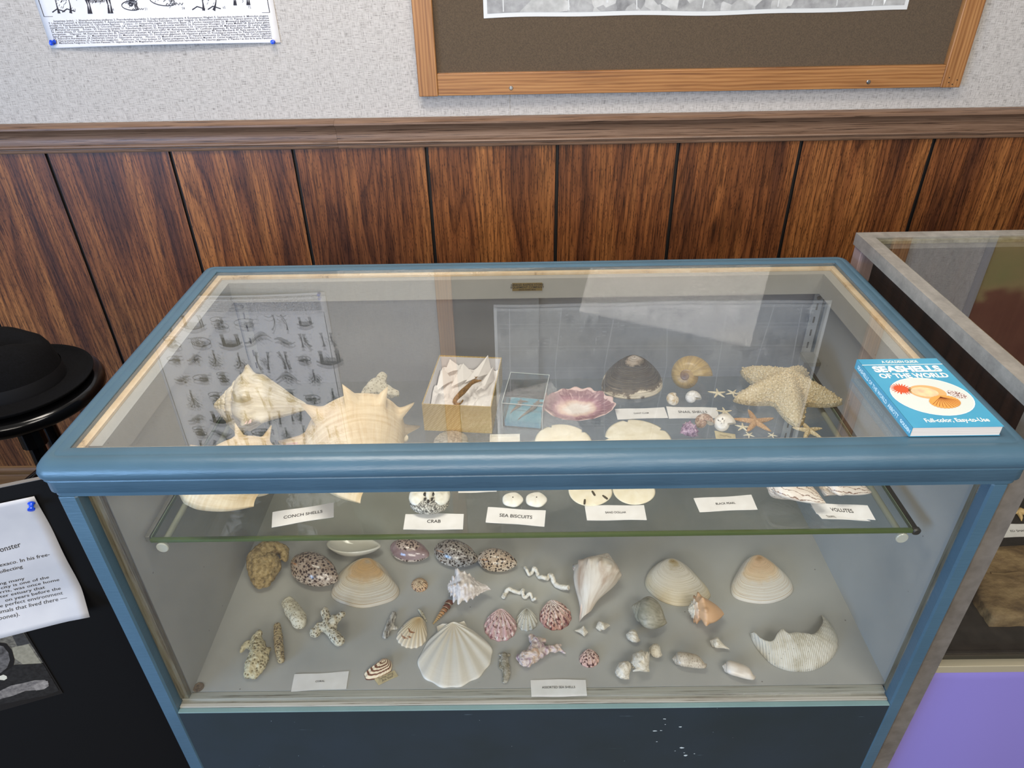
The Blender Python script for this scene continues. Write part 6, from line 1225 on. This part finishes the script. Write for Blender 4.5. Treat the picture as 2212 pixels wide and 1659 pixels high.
shell('turban_shell', gastro(SN, .5, 5, 50, 26), unit((-.6, -.3, .6)), .6, (1502, 892, 1542, 926), ZT_, mat('mottled_turban', rough=.4, fn=lambda nt, o, u: ramp(nt, voro(nt, o, 170), [(.2, hexc('b79a84')), (.5, hexc('8d6d5c')), (.7, hexc('c9b29e'))])), 'small pinkish-brown mottled round shell, left of the spotted spiral shell', mouth=M_PALE)
shell('murex_shell', gastro([(.45, -.42), (.7, -.5), (1.0, -.75), (.98, -1.05), (.80, -1.45), (.5, -1.9), (.25, -2.3)], .62, 5, 70, 34, spine=[(.25, .05, .30, 16, 3), (.45, .05, .2, 16, 3), (.65, .05, .2, 16, 3)], cord=(.05, 9)), pxdir((1468, 932), (1508, 916), ZS, .1), .4, (1465, 909, 1512, 944), ZT_, mat('purple_murex', rough=.6, fn=lambda nt, o, u: ramp(nt, noise(nt, o, 220, 3), [(.35, hexc('5c3a58')), (.5, hexc('8d6d86')), (.7, hexc('c2a8b4'))])), 'small bumpy purple shell in front of the SNAIL SHELLS card', mouth=M_PALE)
# starfish
def starfish(bbox, m, label, rot, group=None, lift=0, **k):
    g = star(rot=rot, **k); return put('starfish', g, ((bbox[0], bbox[3]-8), (bbox[2], bbox[3]-8)), bbox, ZT_+lift, m, label, 'starfish', group)
V, F, uv = star(w_=.28, inner=.46, h=.46, tip=.10, rot=-PI/2-.05, bend=.6, seed=4)
n0 = len(V); tb = MB(); rr_ = random.Random(5); K = 200
for i in range(2, 22, 2):
    for j in range(0, 200, 5):
        v = V[i*K+(j+(i % 4)) % K]; r_ = .013 if i < 20 else .020
        tb.sphere((v[0], v[1], v[2]+.003), r_*rr_.uniform(.8, 1.25), 4)
for j in range(0, 200, 3): v = V[20*K+j]; tb.sphere((v[0]*1.012, v[1]*1.012, v[2]), .019, 4)
V = np.vstack([V, np.array(tb.V)]); F = F+[tuple(i+n0 for i in f) for f in tb.F]
put('starfish', (V, F, np.vstack([uv, np.zeros((len(tb.V), 2))])), ((1572, 868), (1830, 868)), (1572, 794, 1831, 919), ZT_, M_STAR, 'large bumpy cream cushion starfish at the back right of the glass shelf', 'starfish')
starfish((1589, 879, 1664, 938), M_STARO, 'orange-tan starfish with slender arms, below the large cushion starfish', PI/2, w_=.15, inner=.24, h=.16, bend=.8, seed=2)
starfish((1707, 911, 1781, 948), M_STAR, 'pale sandy starfish close to the front rail, right of the big one\'s lower arm', .35, w_=.16, inner=.24, h=.18, bend=1.4, seed=8)
for bb, r_, lb in (((1530, 838, 1566, 860), .3, 'tiny white starfish between the white snail and the large starfish'), ((1568, 841, 1598, 859), .9, 'tiny white starfish peeking from behind the large starfish\'s left arm'),
                   ((1545, 880, 1583, 899), .3, 'tiny cream starfish lying on the SNAIL SHELLS card and spotted shell'), ((1588, 912, 1621, 934), .1, 'tiny white starfish between the spotted shell and the orange starfish'),
                   ((1606, 932, 1630, 947), .7, 'tiny starfish half hidden by the front rail below the orange starfish'), ((1658, 934, 1680, 948), 1.0, 'tiny starfish tip at the front rail, under the orange starfish\'s right arm')):
    starfish(bb, M_STARW, lb, r_, 'tiny starfish on the glass shelf', lift=(.0012 if bb[1] == 880 else 0), w_=.13, inner=.22, h=.15, bend=.5, seed=int(bb[0]))
# sand dollars
def dollar(bbox, label, notch=3, slots=None, rot=0, group='sand dollars', rough_=False):
    n = 120; R_ = 16; V = []; e0 = random.Random(int(bbox[0])); nt_ = [rot+e0.uniform(-.1, .1)+k*2*PI/5 for k in range(5)][:notch]
    for i in range(R_):
        r = .02+.98*i/(R_-1)
        for j in range(n):
            t = 2*PI*j/n; rr_ = r*(1+.02*math.cos(3*t+rot)); g = 0
            for a_ in nt_: d_ = (t-a_+PI) % (2*PI)-PI; g = max(g, math.exp(-(d_/.045)**2))
            rr_ *= 1-.14*g*max(0, r-.8)/.2; pet = max(0, math.cos(2.5*(t-rot)))**4*math.exp(-((r-.32)/.2)**2)
            V.append((rr_*math.cos(t), rr_*math.sin(t), .03+.115*(1-r**2.2)+.010*pet+(.004*mn.noise(Vector((j*.3, r*9, 2))) if rough_ else 0)))
    F = [(i*n+j, (i+1)*n+j, (i+1)*n+(j+1) % n, i*n+(j+1) % n) for i in range(R_-1) for j in range(n)]; F.append(tuple(range(n)))
    n0 = len(V); V += [(v[0]*.97, v[1]*.97, 0) for v in V[(R_-1)*n:R_*n]]; F += [((R_-1)*n+j, n0+j, n0+(j+1) % n, (R_-1)*n+(j+1) % n) for j in range(n)]; F.append(tuple(n0+j for j in range(n-1, -1, -1)))
    V = fit(np.array(V), bbox, ZT_, 'w'); c_ = V.mean(0)
    o = tag(build('sand_dollar', V, F, M_DOLLAR, base=(c_[0], c_[1], ZT_)), label, 'sand dollar', group)
    for px, py, a_ in (slots or []):
        p = at(px, py, ZS+.0045); h_ = V[np.argmin(((V[:, :2]-p[:2])**2).sum(1)), 2]; m = MB(); d_ = np.array([math.cos(a_), math.sin(a_), 0])*.0045; q_ = np.array([-d_[1], d_[0], 0])*.28
        hh = max(h_, ZS+.003)+.0012; m.add([np.array([p[0], p[1], hh])+d_*x+q_*y for x, y in ((-1, -1), (0, -1.25), (1, -1), (1.15, 0), (1, 1), (0, 1.25), (-1, 1), (-1.15, 0))]+[np.array([p[0], p[1], hh-.0012])+d_*x+q_*y for x, y in ((-1, -1), (0, -1.25), (1, -1), (1.15, 0), (1, 1), (0, 1.25), (-1, 1), (-1.15, 0))], [tuple(range(8)), tuple(range(15, 7, -1))]+[(k, 8+k, 8+(k+1) % 8, (k+1) % 8) for k in range(8)]); m.build('slot', M_SLOT, o)
    return o
dollar((1155, 924, 1279, 985), 'cream sand dollar behind the front rail, left of its notched neighbour', 2, rot=.7)
dollar((1307, 916, 1452, 985), 'wider cream sand dollar behind the front rail, left of the small purple shell', 4, rot=.5)
dollar((1228, 1030, 1323, 1093), 'cream sand dollar with dark slots, seen just below the front rail', 0, [(1263, 1083, 1.4), (1282, 1067, 1.9), (1307, 1073, 2.3)])
dollar((1323, 1032, 1416, 1087), 'plain cream sand dollar just below the front rail, right of the slotted one', 0, rough_=True)
for bb, lb in (((1087, 1062, 1129, 1097), 'round white sea biscuit above the SEA BISCUITS card, left of two'), ((1137, 1062, 1181, 1097), 'round white sea biscuit above the SEA BISCUITS card, right of two')):
    n, R_ = 60, 14; V = []
    for i in range(R_):
        r = .03+.97*i/(R_-1)
        for j in range(n): t = 2*PI*j/n; pet = max(0, math.cos(2.5*t+.8))**6*math.exp(-((r-.45)/.28)**2); V.append((r*math.cos(t)*(1+.025*math.cos(5*t)), r*math.sin(t)*(1+.025*math.cos(5*t)), .10+.32*(1-r**2.6)**.7-.03*pet))
    F = [(i*n+j, (i+1)*n+j, (i+1)*n+(j+1) % n, i*n+(j+1) % n) for i in range(R_-1) for j in range(n)]; F.append(tuple(range(n))); n0 = len(V); V += [(v[0]*.8, v[1]*.8, 0) for v in V[(R_-1)*n:]]
    F += [((R_-1)*n+j, n0+j, n0+(j+1) % n, (R_-1)*n+(j+1) % n) for j in range(n)]; F.append(tuple(n0+j for j in range(n-1, -1, -1)))
    o = tag(build('sea_biscuit', fit(np.array(V), bb, ZT_), F, mat('white_biscuit', rough=.7, fn=lambda nt, o, u: ramp(nt, noise(nt, o, 90, 3), [(.3, hexc('ddd8c8')), (.7, hexc('efece2'))]))), lb, 'sea biscuit', 'sea biscuits'); c_ = np.array(o.location); m = MB(); zz = c_[2]+max(v.co.z for v in o.data.vertices)
    m.sphere((c_[0], c_[1], zz-.0002), .0011, 5); m.build('mouth_hole', M_SLOT, o)
# crab shell
cb = tag(empty('crab_shell', tuple(at(928, 1092, ZS))), 'white and black crab shell behind the CRAB card', 'crab')
M_CR = mat('crab_speckle', rough=.7, fn=lambda nt, o, u: ramp(nt, noise(nt, o, 420, 4, .7), [(.38, hexc('24221f')), (.5, hexc('8d8a80')), (.62, hexc('d5d1c4'))])); M_CRW = mat('crab_white', rough=.5, fn=lambda nt, o, u: ramp(nt, noise(nt, o, 70, 4), [(.3, hexc('c9c4ae')), (.6, hexc('e9e7dc'))]))
c_ = at(928, 1086, ZS+.012); m = MB(); m.sphere((c_[0], c_[1], ZS+.0125), .012, 16, (2.35, 1.75, 1.0)); m.xf(lambda v: v+np.array([0, 0, .0012*mn.noise(Vector(v*400))])); auto(m.build('carapace', M_CR, cb))
for s_ in (-1, 1):
    m = MB(); m.sphere((c_[0]+s_*.0155, c_[1]+.006, ZS+.019), .011, 14, (1.25, 1.7, .75)); m.xf(lambda v: v+np.array([0, 0, .0016*mn.noise(Vector(v*160))])); auto(m.build('claw', M_CRW, cb))
m = MB(); m.sphere((c_[0], c_[1]+.006, ZS+.0235), .006, 10, (.85, 2.2, .7)); auto(m.build('mouth_plate', M_CRW, cb))
for dx, dy, r_ in ((-.0065, .004, .0028), (.0065, .004, .0028), (-.005, -.006, .002), (.005, -.006, .002), (0, -.011, .0022), (-.0085, .013, .003), (.0085, .013, .003)):
    m = MB(); m.sphere((c_[0]+dx, c_[1]+dy, ZS+.0245), r_, 7, (.8, 1.5, .6)); auto(m.build('dark_plate', mat('crab_black', '1b1916', .4), cb))
# grey beaded shell by the front rail, small tray
n = 72; V = []; 
for i in range(16):
    r = .02+.98*i/15
    for j in range(n): t = 2*PI*j/n; V.append((r*math.cos(t)*(1+.02*math.cos(24*t)*(r > .85)), r*math.sin(t)*(1+.02*math.cos(24*t)*(r > .85)), .06+.26*(1-r**2)+.02*math.cos(24*t)*math.exp(-((r-.88)/.06)**2)+.01*math.cos(r*40)))
F = [(i*n+j, (i+1)*n+j, (i+1)*n+(j+1) % n, i*n+(j+1) % n) for i in range(15) for j in range(n)]; F.append(tuple(range(n))); n0 = len(V); V += [(v[0], v[1], 0) for v in V[15*n:]]; F += [(15*n+j, n0+j, n0+(j+1) % n, 15*n+(j+1) % n) for j in range(n)]+[tuple(n0+j for j in range(n-1, -1, -1))]
tag(build('limpet_shell', fit(np.array(V), (936, 936, 1012, 972), ZT_, 'w'), F, mat('grey_beaded', rough=.6, fn=lambda nt, o, u: ramp(nt, noise(nt, o, 200, 3), [(.3, hexc('77746c')), (.7, hexc('b5b0a4'))]))), 'round grey shell with a beaded edge, just in front of the gold box', 'seashell')
tr_ = tag(empty('plastic_tray', tuple(at(1090, 948, ZS))), 'small flat white plastic tray in front of the clear box', 'tray'); p0, p1 = at(1058, 955, ZS), at(1123, 955, ZS)
m = MB(); x0, x1, y0, y1 = p0[0], p1[0], p0[1]-.015, p0[1]+.012; m.box(x0, x1, y0, y1, ZT_, ZT_+.0015); ring(m, x0, x1, y0, y1, .0012, ZT_+.0016, ZT_+.006); m.build('tray_body', mat('milky_plastic', 'dcd9cf', .3), tr_)
# volutes
def _vol(nt, o, u):
    g = wave(nt, mapv(nt, u, (3.2, 1.2, 1)), 2.2, 7, 3, 'X', detail=3); return mix(nt, ramp(nt, g, [(.90, 0.), (.96, .85)]), ramp(nt, noise(nt, o, 40, 3), [(.3, hexc('dccbb8')), (.7, hexc('f0e8dc'))]), hexc('6b4028'))
M_VOL = mat('marked_volute', rough=.3, fn=_vol)
VP = [(.45, -.42), (.70, -.52), (.96, -.78), (1.0, -1.15), (.9, -1.7), (.68, -2.3), (.4, -2.75), (.2, -2.9)]
shell('volute_shell', gastro(VP, .56, 5, 50, 30), pxdir((1768, 1068), (1668, 1040), ZS, .05), .2, (1662, 1008, 1774, 1096), ZT_, M_VOL, 'white volute with brown zigzag lines, left one behind the VOLUTES card', mouth=M_PALE)
shell('volute_shell', gastro(VP, .56, 5, 60, 30, spine=[(.3, .07, .16, 18, 3)]), pxdir((1870, 1052), (1776, 1042), ZS, .05), .2, (1773, 1004, 1874, 1079), ZT_, M_VOL, 'white knobbed volute with brown streaks, right one behind the VOLUTES card', mouth=M_PALE)
# name cards on the shelf
card([(1328, 885), (1435, 881), (1443, 903), (1334, 907)], ZS, 'white name card reading GIANT CLAM on the glass shelf', 'GIANT CLAM', tw=.30, tsize=1.3)
card([(1439, 879), (1548, 882), (1554, 904), (1445, 905)], ZS, 'white name card reading SNAIL SHELLS on the glass shelf', 'SNAIL SHELLS', tw=.57, tsize=1.2, off=(.0, .05))
card([(589, 1108), (721, 1087), (721, 1117), (587, 1140)], ZS, 'white name card reading CONCH SHELLS on the glass shelf', 'CONCH SHELLS', tw=.63, tsize=1.1)
card([(876, 1111), (1002, 1111), (1000, 1145), (871, 1145)], ZS, 'white name card reading CRAB on the glass shelf', 'CRAB', tw=.23, tsize=1.1)
card([(1054, 1097), (1179, 1104), (1176, 1138), (1049, 1129)], ZS, 'white name card reading SEA BISCUITS on the glass shelf', 'SEA BISCUITS', tw=.56, tsize=1.1)
card([(1263, 1094), (1391, 1092), (1397, 1124), (1268, 1125)], ZS, 'white name card reading SAND DOLLAR on the glass shelf', 'SAND DOLLAR', tw=.35, tsize=1.2)
card([(1498, 1078), (1623, 1070), (1636, 1101), (1511, 1107)], ZS, 'white name card reading BLACK PEARL on the glass shelf', 'BLACK PEARL', tw=.34, tsize=1.2)
card([(1747, 1088), (1872, 1097), (1891, 1125), (1763, 1111)], ZS, 'white name card reading VOLUTES on the glass shelf', 'VOLUTES', tw=.38, tsize=1.2, tilt=.002, curl=.002)
card([(990, 1040), (1072, 1040), (1073, 1063), (990, 1066)], ZS, 'blank white card mostly hidden behind the front rail, right of the crab shell', None)
card([(1752, 1096), (1800, 1096), (1880, 1126), (1775, 1121)], ZS-.0, 'white handwritten slip half under the VOLUTES card', 'Shell', tw=.2, tsize=1.0, hand=True, ink=mat('pencil', '5c564c', .7), off=(-.25, -.3), nm='paper_tag', cat='tag', group=None, curl=.0003)
card([(1543, 932), (1588, 939), (1590, 953), (1546, 948)], ZS, 'small tan handwritten tag at the front rail below the spotted shell', 'murex', tw=.6, tsize=.9, mm=M_TAN, nm='paper_tag', hand=True, ink=mat('pencil', '5c564c', .7), group=None, cat='tag', curl=.001)
